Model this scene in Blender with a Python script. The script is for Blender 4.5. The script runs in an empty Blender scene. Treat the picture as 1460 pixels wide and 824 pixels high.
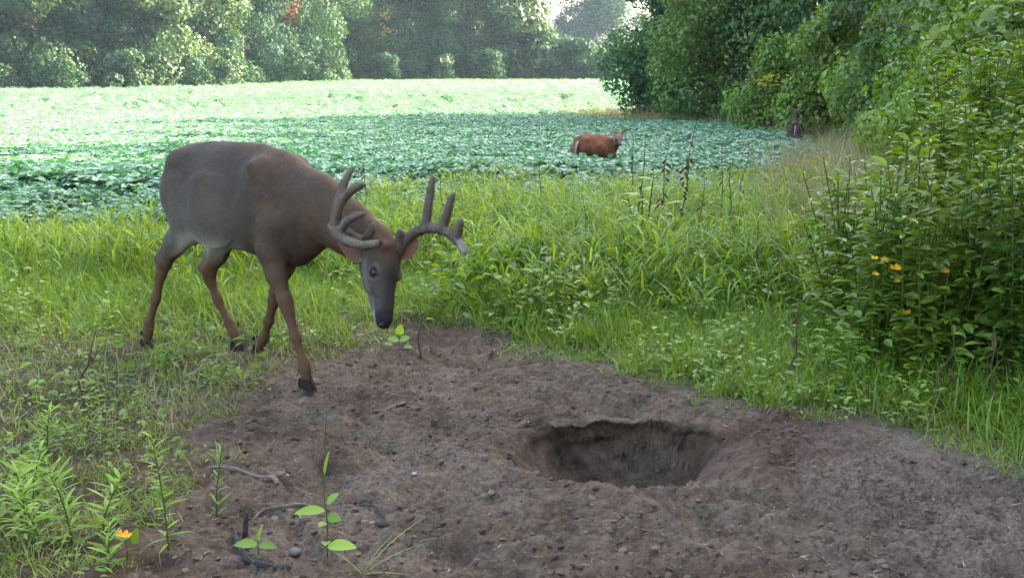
import bpy, math, random
import numpy as np
from mathutils import Vector, Matrix

sc = bpy.context.scene
C_ = sc.collection
R = math.radians
# ------------------------------------------------------------------ camera
CAM_H = 1.25
cam_d = bpy.data.cameras.new('camera'); cam = bpy.data.objects.new('camera', cam_d); C_.objects.link(cam)
cam.location = (0, 0, CAM_H); cam.rotation_euler = (R(90-10.374), 0, 0)
cam_d.sensor_width = 36; cam_d.lens = 36.906; cam_d.clip_start = .05; cam_d.clip_end = 3000
cam_d.dof.use_dof = False
sc.camera = cam
# ------------------------------------------------------------------ sky and sun (low morning sun from the right, behind the wood)
SUN_EL, SUN_AZ = 28.0, 62.0          # degrees; azimuth from +Y towards +X
w = bpy.data.worlds.new('World'); sc.world = w; w.use_nodes = True
nt = w.node_tree; nt.nodes.clear()
sky = nt.nodes.new('ShaderNodeTexSky'); sky.sky_type = 'NISHITA'; sky.sun_disc = False
sky.sun_elevation = R(SUN_EL); sky.sun_rotation = R(SUN_AZ); sky.air_density = 1.0; sky.dust_density = 6.0; sky.ozone_density = 0.2
bg = nt.nodes.new('ShaderNodeBackground'); bg.inputs['Strength'].default_value = .125
wo = nt.nodes.new('ShaderNodeOutputWorld')
nt.links.new(sky.outputs[0], bg.inputs[0]); nt.links.new(bg.outputs[0], wo.inputs[0])
sun_d = bpy.data.lights.new('sun', 'SUN'); sun_d.energy = 5.0; sun_d.angle = R(.5); sun_d.color = (1, .90, .76)
sun = bpy.data.objects.new('sun', sun_d); C_.objects.link(sun)
_s = Vector((math.sin(R(SUN_AZ))*math.cos(R(SUN_EL)), math.cos(R(SUN_AZ))*math.cos(R(SUN_EL)), math.sin(R(SUN_EL))))
sun.rotation_euler = _s.to_track_quat('Z', 'Y').to_euler(); sun.location = (30, -10, 30)
sc.view_settings.view_transform = 'Standard'; sc.view_settings.look = 'None'
sc.view_settings.exposure = 3.52; sc.view_settings.gamma = 1.0
sc.cycles.max_bounces = 8; sc.cycles.diffuse_bounces = 3; sc.cycles.transparent_max_bounces = 8; sc.cycles.volume_bounces = 1

# ------------------------------------------------------------------ helpers
def link(o, parent=None):
    C_.objects.link(o)
    if parent is not None: o.parent = parent
    return o

def mesh_np(name, V, F, smooth=False):
    """V (n,3), F (m,k) numpy arrays -> mesh"""
    me = bpy.data.meshes.new(name); V = np.ascontiguousarray(V, np.float32); F = np.ascontiguousarray(F, np.int32)
    m, k = F.shape
    me.vertices.add(len(V)); me.vertices.foreach_set('co', V.ravel())
    me.loops.add(m*k); me.loops.foreach_set('vertex_index', F.ravel())
    me.polygons.add(m); me.polygons.foreach_set('loop_start', np.arange(0, m*k, k, dtype=np.int32))
    me.polygons.foreach_set('loop_total', np.full(m, k, np.int32))
    if smooth: me.polygons.foreach_set('use_smooth', np.ones(m, bool))
    me.update(calc_edges=True); me.validate()
    return me

def mesh_py(name, V, F, smooth=False):
    me = bpy.data.meshes.new(name); me.from_pydata([tuple(map(float, v)) for v in V], [], [tuple(map(int, f)) for f in F])
    if smooth: me.polygons.foreach_set('use_smooth', [True]*len(me.polygons))
    me.update(); return me

def set_colour(me, C, name='tint'):
    at = me.color_attributes.new(name, 'FLOAT_COLOR', 'POINT')
    C = np.asarray(C, np.float32); A = np.ones((len(C), 4), np.float32); A[:, :3] = C
    at.data.foreach_set('color', A.ravel())

def smooth1(a, n):
    k = np.ones(n)/n; return np.convolve(np.pad(a, n//2, mode='edge'), k, 'valid')

def _h(ix, iy, iz, seed):
    n = (ix*374761393+iy*668265263+iz*1440662683+seed*974634777) & 0xffffffff
    n = ((n ^ (n >> 13))*1274126177) & 0xffffffff
    return ((n ^ (n >> 16)) & 0xffff)/32767.5-1

def vnoise3(P, seed=0):
    P = np.asarray(P, float); I = np.floor(P).astype(np.int64); f = P-I; f = f*f*(3-2*f); r = 0
    for a in (0, 1):
        for b in (0, 1):
            for c in (0, 1):
                wt = (f[:, 0] if a else 1-f[:, 0])*(f[:, 1] if b else 1-f[:, 1])*(f[:, 2] if c else 1-f[:, 2])
                r = r+wt*_h(I[:, 0]+a, I[:, 1]+b, I[:, 2]+c, seed)
    return r

def vn2(x, y, seed=0):
    x = np.asarray(x, float); y = np.asarray(y, float)
    ix = np.floor(x).astype(np.int64); iy = np.floor(y).astype(np.int64); fx = x-ix; fy = y-iy
    fx = fx*fx*(3-2*fx); fy = fy*fy*(3-2*fy); z = np.zeros_like(ix)
    return ((_h(ix, iy, z, seed)*(1-fx)+_h(ix+1, iy, z, seed)*fx)*(1-fy)+(_h(ix, iy+1, z, seed)*(1-fx)+_h(ix+1, iy+1, z, seed)*fx)*fy)

def fbm(x, y, o=4, seed=0, g=.5):
    r = 0; a = 1; s = 0
    for i in range(o):
        r = r+a*vn2(x*2**i+i*17.3, y*2**i-i*9.1, seed+i); s += a; a *= g
    return r/s

# ------------------------------------------------------------------ materials
def new_mat(name):
    m = bpy.data.materials.new(name); m.use_nodes = True; t = m.node_tree; t.nodes.clear()
    out = t.nodes.new('ShaderNodeOutputMaterial'); return m, t, out
def nd(t, typ, **kw):
    n = t.nodes.new(typ)
    for k, v in kw.items():
        if k in n.inputs: n.inputs[k].default_value = v
        else: setattr(n, k, v)
    return n

def tint_mat(name, rough=.7, spec=.25, sheen=0.0, bump=None, attr='tint'):
    m, t, out = new_mat(name); b = nd(t, 'ShaderNodeBsdfPrincipled'); b.inputs['Roughness'].default_value = rough
    b.inputs['Specular IOR Level'].default_value = spec; b.inputs['Sheen Weight'].default_value = sheen; b.inputs['Sheen Roughness'].default_value = .45
    a = nd(t, 'ShaderNodeAttribute', attribute_name=attr); t.links.new(a.outputs['Color'], b.inputs['Base Color'])
    if bump:
        n = nd(t, 'ShaderNodeTexNoise'); n.inputs['Scale'].default_value = bump[0]; n.inputs['Detail'].default_value = 4
        tc = nd(t, 'ShaderNodeTexCoord'); mp = nd(t, 'ShaderNodeMapping'); mp.inputs['Scale'].default_value = bump[2]
        t.links.new(tc.outputs['Object'], mp.inputs[0]); t.links.new(mp.outputs[0], n.inputs['Vector'])
        bp = nd(t, 'ShaderNodeBump'); bp.inputs['Strength'].default_value = bump[1]; bp.inputs['Distance'].default_value = .004
        t.links.new(n.outputs[0], bp.inputs['Height']); t.links.new(bp.outputs[0], b.inputs['Normal'])
    t.links.new(b.outputs[0], out.inputs[0]); return m

def flat_mat(name, col, rough=.5, spec=.5, coat=0.0, vary=.0, scale=30):
    m, t, out = new_mat(name); b = nd(t, 'ShaderNodeBsdfPrincipled'); b.inputs['Roughness'].default_value = rough
    b.inputs['Specular IOR Level'].default_value = spec; b.inputs['Coat Weight'].default_value = coat; b.inputs['Coat Roughness'].default_value = .05
    b.inputs['Base Color'].default_value = (*col, 1)
    n = nd(t, 'ShaderNodeTexNoise'); n.inputs['Scale'].default_value = scale; n.inputs['Detail'].default_value = 5
    tc = nd(t, 'ShaderNodeTexCoord'); t.links.new(tc.outputs['Object'], n.inputs['Vector'])
    mx = nd(t, 'ShaderNodeMix', data_type='RGBA'); mx.inputs[6].default_value = (*[c*(1-vary) for c in col], 1); mx.inputs[7].default_value = (*[min(1, c*(1+vary)) for c in col], 1)
    t.links.new(n.outputs[0], mx.inputs[0]); t.links.new(mx.outputs[2], b.inputs['Base Color'])
    bp = nd(t, 'ShaderNodeBump'); bp.inputs['Strength'].default_value = .25; bp.inputs['Distance'].default_value = .002
    t.links.new(n.outputs[0], bp.inputs['Height']); t.links.new(bp.outputs[0], b.inputs['Normal'])
    t.links.new(b.outputs[0], out.inputs[0]); return m

def leaf_mat(name, col, col2, rough=.5, spec=.35, trans=.35, tcol=None, inst=True, attr='tint', scale=1.0, sheen=0.0):
    """leaf: colour varies per plant / per clump; light shines through it a little. tint attribute = per-leaf factor (grey)"""
    m, t, out = new_mat(name)
    b = nd(t, 'ShaderNodeBsdfPrincipled'); b.inputs['Roughness'].default_value = rough; b.inputs['Specular IOR Level'].default_value = spec
    b.inputs['Sheen Weight'].default_value = sheen; b.inputs['Sheen Roughness'].default_value = .5
    tr = nd(t, 'ShaderNodeBsdfTranslucent'); ms = nd(t, 'ShaderNodeMixShader'); ms.inputs[0].default_value = trans
    a = nd(t, 'ShaderNodeAttribute', attribute_name=attr)
    oi = nd(t, 'ShaderNodeObjectInfo')
    geo = nd(t, 'ShaderNodeNewGeometry'); n = nd(t, 'ShaderNodeTexNoise'); n.inputs['Scale'].default_value = scale; n.inputs['Detail'].default_value = 2
    t.links.new(geo.outputs['Position'], n.inputs['Vector'])
    ad = nd(t, 'ShaderNodeMath', operation='ADD'); t.links.new(oi.outputs['Random'], ad.inputs[0])
    mr = nd(t, 'ShaderNodeMapRange'); mr.inputs[1].default_value = .3; mr.inputs[2].default_value = .7; mr.inputs[3].default_value = -.35; mr.inputs[4].default_value = .35
    t.links.new(n.outputs[0], mr.inputs[0]); t.links.new(mr.outputs[0], ad.inputs[1]); ad.use_clamp = True
    mx = nd(t, 'ShaderNodeMix', data_type='RGBA'); mx.inputs[6].default_value = (*col, 1); mx.inputs[7].default_value = (*col2, 1)
    t.links.new(ad.outputs[0], mx.inputs[0])
    mu = nd(t, 'ShaderNodeMix', data_type='RGBA', blend_type='MULTIPLY'); mu.inputs[0].default_value = 1
    t.links.new(mx.outputs[2], mu.inputs[6]); t.links.new(a.outputs['Color'], mu.inputs[7])
    t.links.new(mu.outputs[2], b.inputs['Base Color'])
    m2 = nd(t, 'ShaderNodeMix', data_type='RGBA', blend_type='MULTIPLY'); m2.inputs[0].default_value = 1
    m2.inputs[7].default_value = (*(tcol or (1.5, 1.5, .45)), 1); t.links.new(mu.outputs[2], m2.inputs[6]); t.links.new(m2.outputs[2], tr.inputs[0])
    t.links.new(b.outputs[0], ms.inputs[1]); t.links.new(tr.outputs[0], ms.inputs[2]); t.links.new(ms.outputs[0], out.inputs[0])
    return m
# ------------------------------------------------------------------ the lie of the land
# edge of the trampled dirt (metres), walked round from the lower left to the lower right
DIRT = np.array([(-.90, 1.2), (-.93, 2.3), (-.93, 2.83), (-1.06, 3.25), (-1.16, 3.75), (-1.16, 4.2), (-1.12, 4.55), (-.86, 4.75), (-.68, 5.05), (-.58, 5.45), (-.46, 5.75), (-.25, 5.62), (0.0, 5.28), (.18, 4.98),
                 (.40, 4.78), (.47, 4.52), (.78, 4.26), (1.02, 4.05), (1.25, 3.88), (1.42, 3.68), (1.56, 3.47), (1.70, 3.2), (1.95, 2.8), (2.3, 2.2), (2.6, 1.2), (2.2, -.5), (-.8, -.5)])
def dirt_sd(x, y):
    """signed distance to the dirt's edge, positive on the dirt"""
    x = np.asarray(x, float); y = np.asarray(y, float); d = np.full(x.shape, 1e9); ins = np.zeros(x.shape, bool)
    n = len(DIRT)
    for i in range(n):
        (ax, ay), (bx, by) = DIRT[i], DIRT[(i+1) % n]
        ex, ey = bx-ax, by-ay; t = np.clip(((x-ax)*ex+(y-ay)*ey)/(ex*ex+ey*ey), 0, 1)
        d = np.minimum(d, np.hypot(x-ax-t*ex, y-ay-t*ey))
        c = ((ay > y) != (by > y)) & (x < (bx-ax)*(y-ay)/(by-ay+1e-12)+ax); ins ^= c
    return np.where(ins, d, -d)
def smst(x, a, b):
    t = np.clip((np.asarray(x, float)-a)/(b-a), 0, 1); return t*t*(3-2*t)
HX, HY = .50, 3.71     # the hole
def hole(x, y):
    dx, dy = x-HX, y-HY
    dx = np.where(dx < 0, dx*.78, dx*1.10)
    dx2 = dx/.39; dy2 = np.where(dy > 0, dy/.35, dy/.40)
    r = np.sqrt(dx2**2+dy2**2)+.11*vn2(x*4+3, y*4, 31)+.03*vn2(x*14, y*14, 32)
    # steep at the back and right, a worn ramp to the left, a soft lip in front
    ang = np.arctan2(dy2, dx2)
    steep = smst(np.sin(ang-.10), .0, .75)
    edge0 = .10+.64*steep
    dep = 1-smst(r, edge0-.10*(1-steep), 1.02+.22*(1-steep))
    ramp = np.exp(-((x-(HX-.40))/.20)**2-((y-(HY+.02))/.22)**2)*.045
    return -.25*dep-ramp*(1-dep)+.014*np.exp(-((r-1.12)/.16)**2)
def land(x, y):
    """smooth height of the ground"""
    x = np.asarray(x, float); y = np.asarray(y, float)
    z = -.26*smst(y, 7, 17)
    far = np.maximum(y-42, 0)
    z = z+.26*smst(y, 30, 60)+ .0345*far*smst(far, 0, 30)*(1-.5*smst(y, 125, 220))
    z = z+.05*fbm(x*.12, y*.12, 3, 5)*smst(y, 6, 20)
    z = z+.10*smst(x-.30*y, .9, 3.0)*smst(y, 1, 4)*(1-smst(y, 20, 40))
    return z
def height(x, y):
    x = np.asarray(x, float); y = np.asarray(y, float)
    z = land(x, y); sd = dirt_sd(x, y) if np.min(y) < 9 else np.full(x.shape, -9.)
    z = z-.03*smst(sd, -.05, .25)+.012*fbm(x*2.2, y*2.2, 3, 3)*smst(9-y, 0, 3)
    return z+hole(x, y)*(np.hypot(x-HX, y-HY) < 1.2)
def height_fine(x, y):
    z = height(x, y); sd = dirt_sd(x, y)+.10*fbm(x*5, y*5, 2, 12)
    m = np.maximum(smst(sd, -.10, .10), .75*(x < 0)); near = smst(8-y, 0, 2)
    wx = x+.03*vn2(x*9, y*9, 51); wy = y+.03*vn2(x*9+7, y*9, 52)
    lump = fbm(wx*8, wy*11, 3, 21)*.020
    rid = (1-np.abs(fbm(wx*17, wy*26, 3, 25)))**3*.020
    flake = np.clip(fbm(wx*34, wy*52, 2, 29), -.15, .5)*.022
    peb = np.maximum(vn2(wx*60, wy*80, 35)-.35, 0)*.014
    hoofm = np.maximum(vn2(wx*6.5, wy*7.5, 41)-.35, 0)*-.075
    inhole = smst(1.05-np.hypot((x-HX)/.45, (y-HY-.02)/.40), 0, .2)
    rough = (lump+rid+flake+peb+hoofm)*(1-.6*inhole)
    crack = -.018*inhole*np.maximum(0, .12-np.abs(fbm(x*7, z*14+y*3, 2, 45)))/.12
    return z+(rough+crack)*m*near+.006*fbm(x*25, y*25, 2, 61)*(1-m)*near
def dirt_shift(x, y, z):
    """undercut of the hole's back wall"""
    dep = np.clip(-hole(x, y)/.235, 0, 1)
    back = smst(y-HY, .05, .28)*smst(.62-np.abs(x-HX), 0, .2)
    y = y+back*(dep > .06)*(.034*fbm(x*3.5, z*45, 3, 46)+.014*vn2(x*9, z*90, 47))
    return y+.09*back*np.sin(np.pi*np.clip(dep, 0, 1)**.8)*(dep > .02)

def spaced(a, b, step, lo, hi, grow=1.13, cap=18):
    mid = list(np.arange(a, b, step)); s_ = step; v = mid[-1]; right = []
    while v < hi: s_ = min(s_*grow, cap); v += s_; right.append(v)
    s_ = step; v = mid[0]; left = []
    while v > lo: s_ = min(s_*grow, cap); v -= s_; left.append(v)
    return np.array(left[::-1]+mid+right)
gx = spaced(-1.9, 2.0, .0095, -420, 420, 1.10); gy = spaced(2.35, 6.0, .0105, -260, 620, 1.07); gy = np.sort(np.concatenate([gy, gy[(gy > 3.75) & (gy < 4.12)]+.0052]))
GX, GY = np.meshgrid(gx, gy); X_, Y_ = GX.ravel(), GY.ravel()
Z_ = np.where((np.abs(X_) < 6) & (Y_ > 0) & (Y_ < 9), height_fine(X_, Y_), height(X_, Y_))
Y2 = dirt_shift(X_, Y_, Z_)
ii = np.arange(len(gy)-1)[:, None]*len(gx)+np.arange(len(gx)-1)[None]
Fg = np.stack([ii, ii+1, ii+1+len(gx), ii+len(gx)], -1).reshape(-1, 4)
gme = mesh_np('ground', np.stack([X_, Y2, Z_], 1), Fg, smooth=True)
sdv = dirt_sd(X_, Y_); Dm = smst(sdv+.12*fbm(X_*4, Y_*4, 3, 12)*1.5, -.34, -.10)
red = np.clip(smst(fbm(X_*1.6+4, Y_*1.6, 3, 71), -.15, .35)+.7*np.exp(-((X_-HX+.35)/.35)**2-((Y_-HY+.1)/.3)**2), 0, 1)
pale = np.clip(smst(fbm(X_*2.1, Y_*2.1+8, 3, 75), 0.0, .45)*.7+.9*smst(X_, .9, 1.5)*smst(4.3-Y_, 0, .6), 0, 1)
set_colour(gme, np.stack([Dm, red, pale], 1), 'zone')

def ground_mat():
    m, t, out = new_mat('soil'); b = nd(t, 'ShaderNodeBsdfPrincipled'); b.inputs['Roughness'].default_value = .9; b.inputs['Specular IOR Level'].default_value = .18
    geo = nd(t, 'ShaderNodeNewGeometry'); za = nd(t, 'ShaderNodeAttribute', attribute_name='zone'); sp = nd(t, 'ShaderNodeSeparateColor'); t.links.new(za.outputs['Color'], sp.inputs[0])
    def noise(s, d=4, r=.6, sc_=(1, 1, 1)):
        mp = nd(t, 'ShaderNodeMapping'); mp.inputs['Scale'].default_value = sc_; t.links.new(geo.outputs['Position'], mp.inputs[0])
        n = nd(t, 'ShaderNodeTexNoise'); n.inputs['Scale'].default_value = s; n.inputs['Detail'].default_value = d; n.inputs['Roughness'].default_value = r
        t.links.new(mp.outputs[0], n.inputs['Vector']); return n
    def mix(f, a, c, bl='MIX'):
        x = nd(t, 'ShaderNodeMix', data_type='RGBA', blend_type=bl)
        for i_, v in ((0, f), (6, a), (7, c)):
            if isinstance(v, tuple): x.inputs[i_].default_value = (*v, 1)
            elif isinstance(v, float): x.inputs[i_].default_value = v
            else: t.links.new(v, x.inputs[i_])
        return x.outputs[2]
    def ramp(src, lo, hi):
        r_ = nd(t, 'ShaderNodeMapRange'); r_.inputs[1].default_value = lo; r_.inputs[2].default_value = hi; t.links.new(src, r_.inputs[0]); return r_.outputs[0]
    n1 = noise(14, 5, .65, (1, 1.4, 1)); n2 = noise(70, 4, .7, (1, 1.6, 1)); n3 = noise(3, 3)
    base = mix(ramp(n1.outputs[0], .35, .65), DIRT_A, DIRT_B)
    base = mix(ramp(n2.outputs[0], .50, .85), base, DIRT_C)
    redf = nd(t, 'ShaderNodeMath', operation='MULTIPLY'); t.links.new(sp.outputs[1], redf.inputs[0]); redf.inputs[1].default_value = .50
    base = mix(redf.outputs[0], base, mix(ramp(n1.outputs[0], .35, .65), (.055, .029, .018), (.120, .062, .038)))
    pf = nd(t, 'ShaderNodeMath', operation='MULTIPLY'); t.links.new(sp.outputs[2], pf.inputs[0]); t.links.new(ramp(n2.outputs[0], .40, .62), pf.inputs[1])
    base = mix(pf.outputs[0], base, (.190, .150, .112))
    # scattered pale chips and bits of straw
    vo = nd(t, 'ShaderNodeTexVoronoi'); vo.inputs['Scale'].default_value = 90; mp = nd(t, 'ShaderNodeMapping'); mp.inputs['Scale'].default_value = (.6, 1.3, 1)
    t.links.new(geo.outputs['Position'], mp.inputs[0]); t.links.new(mp.outputs[0], vo.inputs['Vector'])
    sp2 = nd(t, 'ShaderNodeSeparateColor'); t.links.new(vo.outputs['Color'], sp2.inputs[0])
    g1 = nd(t, 'ShaderNodeMath', operation='GREATER_THAN'); t.links.new(sp2.outputs[0], g1.inputs[0]); g1.inputs[1].default_value = .91
    l1 = nd(t, 'ShaderNodeMath', operation='LESS_THAN'); t.links.new(vo.outputs['Distance'], l1.inputs[0]); l1.inputs[1].default_value = .22
    ch = nd(t, 'ShaderNodeMath', operation='MULTIPLY'); t.links.new(g1.outputs[0], ch.inputs[0]); t.links.new(l1.outputs[0], ch.inputs[1])
    base = mix(ch.outputs[0], base, (.22, .17, .125))
    soil = mix(ramp(n1.outputs[0], .35, .65), (.050, .038, .022), (.095, .075, .040))
    green = mix(ramp(n3.outputs[0], .45, .75), soil, (.055, .065, .022))
    hz = nd(t, 'ShaderNodeSeparateXYZ'); t.links.new(geo.outputs['Position'], hz.inputs[0])
    base = mix(ramp(noise(2.3, 4, .6).outputs[0], .50, .72), base, mix(1.0, base, (.48, .45, .44), 'MULTIPLY'))
    base = mix(sp.outputs[0], green, base)
    t.links.new(base, b.inputs['Base Color'])
    bp = nd(t, 'ShaderNodeBump'); bp.inputs['Strength'].default_value = .9; bp.inputs['Distance'].default_value = .012
    n4 = noise(110, 5, .7, (1, 1.5, 1)); t.links.new(n4.outputs[0], bp.inputs['Height'])
    bp2 = nd(t, 'ShaderNodeBump'); bp2.inputs['Strength'].default_value = .6; bp2.inputs['Distance'].default_value = .02; t.links.new(n1.outputs[0], bp2.inputs['Height']); t.links.new(bp.outputs[0], bp2.inputs['Normal'])
    t.links.new(bp2.outputs[0], b.inputs['Normal']); t.links.new(b.outputs[0], out.inputs[0]); return m
DIRT_A = (.066, .045, .029); DIRT_B = (.155, .112, .076); DIRT_C = (.245, .188, .134)
gme.materials.append(ground_mat())
ground = link(bpy.data.objects.new('ground', gme)); ground['kind'] = 'structure'
# ------------------------------------------------------------------ animals
def dome_frame(a, u):
    a = np.array(a, float); a /= np.linalg.norm(a)
    u = np.array(u, float); u -= a*(u@a); u /= np.linalg.norm(u)
    return a, u, np.cross(u, a)

class Field:
    """a distance field of tapered bones and muscles, blended smoothly, meshed as one continuous skin"""
    def __init__(s, lo, hi, h):
        s.lo = np.array(lo, float); s.h = h
        s.n = np.ceil((np.array(hi)-s.lo)/h).astype(int)+1
        s.v = np.full(s.n, 0.30, np.float32)
    def box(s, lo, hi, pad):
        i0 = np.maximum(((np.array(lo)-pad-s.lo)/s.h).astype(int), 0)
        i1 = np.minimum(((np.array(hi)+pad-s.lo)/s.h).astype(int)+2, s.n)
        ax = [s.lo[k]+s.h*np.arange(i0[k], i1[k]) for k in range(3)]
        G = np.stack(np.meshgrid(*ax, indexing='ij'), -1)
        return tuple(slice(i0[k], i1[k]) for k in range(3)), G
    def mix(s, sl, d, k, sub=False):
        v = s.v[sl]; d = d.astype(np.float32)
        if sub:
            d = -d; hh = np.maximum(k-np.abs(v-d), 0)/k
            s.v[sl] = np.maximum(v, d)+hh*hh*k*0.25
        else:
            hh = np.maximum(k-np.abs(v-d), 0)/k
            s.v[sl] = np.minimum(v, d)-hh*hh*k*0.25
    def cone(s, a, b, ra, rb, k=.03, sub=False, flat=None, sc=1.0):
        a = np.array(a, float); b = np.array(b, float); m = max(ra, rb)*max(1, sc)
        sl, G = s.box(np.minimum(a, b)-m, np.maximum(a, b)+m, k+.01)
        ab = b-a; t = np.clip(((G-a)@ab)/(ab@ab), 0, 1)
        D = G-(a+t[..., None]*ab)
        if flat is not None:
            fl = np.array(flat, float); fl /= np.linalg.norm(fl)
            c = D@fl; D = D+(c/sc-c)[..., None]*fl
        d = np.linalg.norm(D, axis=-1)-(ra+(rb-ra)*t)
        s.mix(sl, d, k, sub)
    def chain(s, pts, rad, k=.03, **kw):
        for i in range(len(pts)-1): s.cone(pts[i], pts[i+1], rad[i], rad[i+1], k, **kw)
    def ell(s, c, r, A=None, k=.03, sub=False):
        c = np.array(c, float); r = np.array(r, float); m = r.max()
        sl, G = s.box(c-m, c+m, k+.01)
        D = G-c
        if A is not None: D = D@np.array(A).T
        k0 = np.linalg.norm(D/r, axis=-1); k1 = np.linalg.norm(D/(r*r), axis=-1)+1e-9
        s.mix(sl, k0*(k0-1)/k1, k, sub)
    def trunk(s, st, k=.03):
        st = np.array(st, float); xs = st[:, 0]
        sl, G = s.box([xs[0], -st[:, 3].max(), st[:, 2].min()], [xs[-1], st[:, 3].max(), st[:, 1].max()], .05)
        x, y, z = G[..., 0], G[..., 1], G[..., 2]
        xf = np.linspace(xs[0], xs[-1], 200)
        from_ = lambda q: np.interp(x, xf, smooth1(np.interp(xf, xs, q), 9))
        top, bot, wid = from_(st[:, 1]), from_(st[:, 2]), from_(st[:, 3])
        c = (top+bot)/2; hh = np.maximum((top-bot)/2, .01)
        zz = (z-c)/hh
        w = wid*(1-.16*zz)
        e = np.sqrt((np.abs(y)/w)**2.15+np.abs(zz)**2.15+1e-9)
        d = (e-1)*np.minimum(w, hh)
        over = np.maximum(np.maximum(xs[0]-x, x-xs[-1]), 0)
        s.mix(sl, d+over, k)
    def mesh(s):
        v = s.v; ins = v < 0
        nx, ny, nz = v.shape
        c = [v[i:nx-1+i, j:ny-1+j, k:nz-1+k] for i in (0, 1) for j in (0, 1) for k in (0, 1)]
        cnt = sum((q < 0).astype(np.int8) for q in c)
        act = (cnt > 0) & (cnt < 8)
        I = np.argwhere(act); idx = -np.ones(act.shape, np.int64); idx[act] = np.arange(len(I))
        acc = np.zeros((len(I), 3)); num = np.zeros(len(I))
        cor = [(i, j, k) for i in (0, 1) for j in (0, 1) for k in (0, 1)]
        vals = np.stack([v[I[:, 0]+i, I[:, 1]+j, I[:, 2]+k] for (i, j, k) in cor], 1).astype(float)
        for p in range(8):
            for q in range(p+1, 8):
                if sum(abs(cor[p][m]-cor[q][m]) for m in range(3)) != 1: continue
                A, B = vals[:, p], vals[:, q]; m = (A < 0) != (B < 0)
                t = A[m]/(A[m]-B[m])
                acc[m] += np.array(cor[p])+t[:, None]*(np.array(cor[q])-np.array(cor[p])); num[m] += 1
        P = s.lo+s.h*(I+acc/num[:, None])
        F = []
        for ax in range(3):
            a1, a2 = (ax+1) % 3, (ax+2) % 3
            sh = [slice(None)]*3; sh2 = [slice(None)]*3
            sh[ax] = slice(0, -1); sh2[ax] = slice(1, None)
            A, B = ins[tuple(sh)], ins[tuple(sh2)]
            E = np.argwhere(A != B)
            E = E[(E[:, a1] > 0) & (E[:, a2] > 0) & (E[:, a1] < v.shape[a1]-1) & (E[:, a2] < v.shape[a2]-1)]
            fl = A[E[:, 0], E[:, 1], E[:, 2]]
            def g(d1, d2):
                q = E.copy(); q[:, a1] += d1; q[:, a2] += d2
                return idx[q[:, 0], q[:, 1], q[:, 2]]
            Q = np.stack([g(-1, -1), g(0, -1), g(0, 0), g(-1, 0)], 1)
            Q[~fl] = Q[~fl][:, ::-1]
            F.append(Q)
        return P, np.concatenate(F)

def vert_normals(P, F):
    n = np.cross(P[F[:, 2]]-P[F[:, 0]], P[F[:, 3]]-P[F[:, 1]])
    N = np.zeros_like(P)
    for k in range(4): np.add.at(N, F[:, k], n)
    return N/(np.linalg.norm(N, axis=1)[:, None]+1e-12)

def sm(x, a, b):
    t = np.clip((x-a)/(b-a), 0, 1); return t*t*(3-2*t)

def tube_mesh(pts, rad, seg=10, sub=4, lump=0.0, seed=0, endcap=True):
    """smooth tapered tube along a polyline (Catmull-Rom), rounded end"""
    pts = np.array(pts, float); rad = np.array(rad, float)
    n = len(pts); Q = []; R = []
    ext = np.vstack([2*pts[0]-pts[1], pts, 2*pts[-1]-pts[-2]])
    for i in range(n-1):
        p0, p1, p2, p3 = ext[i:i+4]
        for j in range(sub):
            t = j/sub
            Q.append(.5*((2*p1)+(-p0+p2)*t+(2*p0-5*p1+4*p2-p3)*t*t+(-p0+3*p1-3*p2+p3)*t**3)); R.append(rad[i]+(rad[i+1]-rad[i])*t)
    Q.append(pts[-1]); R.append(rad[-1])
    d = pts[-1]-Q[-2]; d /= np.linalg.norm(d)+1e-9
    if endcap:
        r = rad[-1]
        for a in (30, 55, 75): Q.append(pts[-1]+d*r*math.sin(math.radians(a))); R.append(r*math.cos(math.radians(a)))
        Q.append(pts[-1]+d*r); R.append(r*.05)
    Q = np.array(Q); R = np.array(R); m = len(Q)
    T = np.gradient(Q, axis=0); T /= np.linalg.norm(T, axis=1)[:, None]+1e-9
    up = np.array([0, 0, 1.]) if abs(T[0, 2]) < .9 else np.array([1., 0, 0])
    V = []; rs = np.random.RandomState(seed)
    A = np.cross(T[0], up); A /= np.linalg.norm(A)
    ang = np.arange(seg)*2*math.pi/seg
    for i in range(m):
        A = A-T[i]*(A@T[i]); A /= np.linalg.norm(A); B = np.cross(T[i], A)
        rr = R[i]*(1+lump*rs.uniform(-1, 1, seg))
        V.append(Q[i]+rr[:, None]*(np.cos(ang)[:, None]*A+np.sin(ang)[:, None]*B))
    V = np.concatenate(V); F = []
    for i in range(m-1):
        for j in range(seg):
            a = i*seg+j; b = i*seg+(j+1) % seg
            F.append((a, b, b+seg, a+seg))
    F.append(tuple(range(seg))[::-1]); F.append(tuple((m-1)*seg+j for j in range(seg)))
    return V, F

def join_meshes(parts):
    V = []; F = []; o = 0
    for v, f in parts:
        V.append(np.array(v)); F += [tuple(int(i)+o for i in q) for q in f]; o += len(v)
    return np.concatenate(V), F

def ellipsoid_mesh(c, r, A=None, seg=14, ring=10):
    V = []; F = []
    for i in range(ring+1):
        th = math.pi*i/ring
        for j in range(seg):
            ph = 2*math.pi*j/seg
            V.append((math.sin(th)*math.cos(ph), math.sin(th)*math.sin(ph), math.cos(th)))
    V = np.array(V)*np.array(r)
    if A is not None: V = V@np.array(A)
    for i in range(ring):
        for j in range(seg):
            a = i*seg+j; b = i*seg+(j+1) % seg
            F.append((a, a+seg, b+seg, b))
    return V+np.array(c), F

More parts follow.
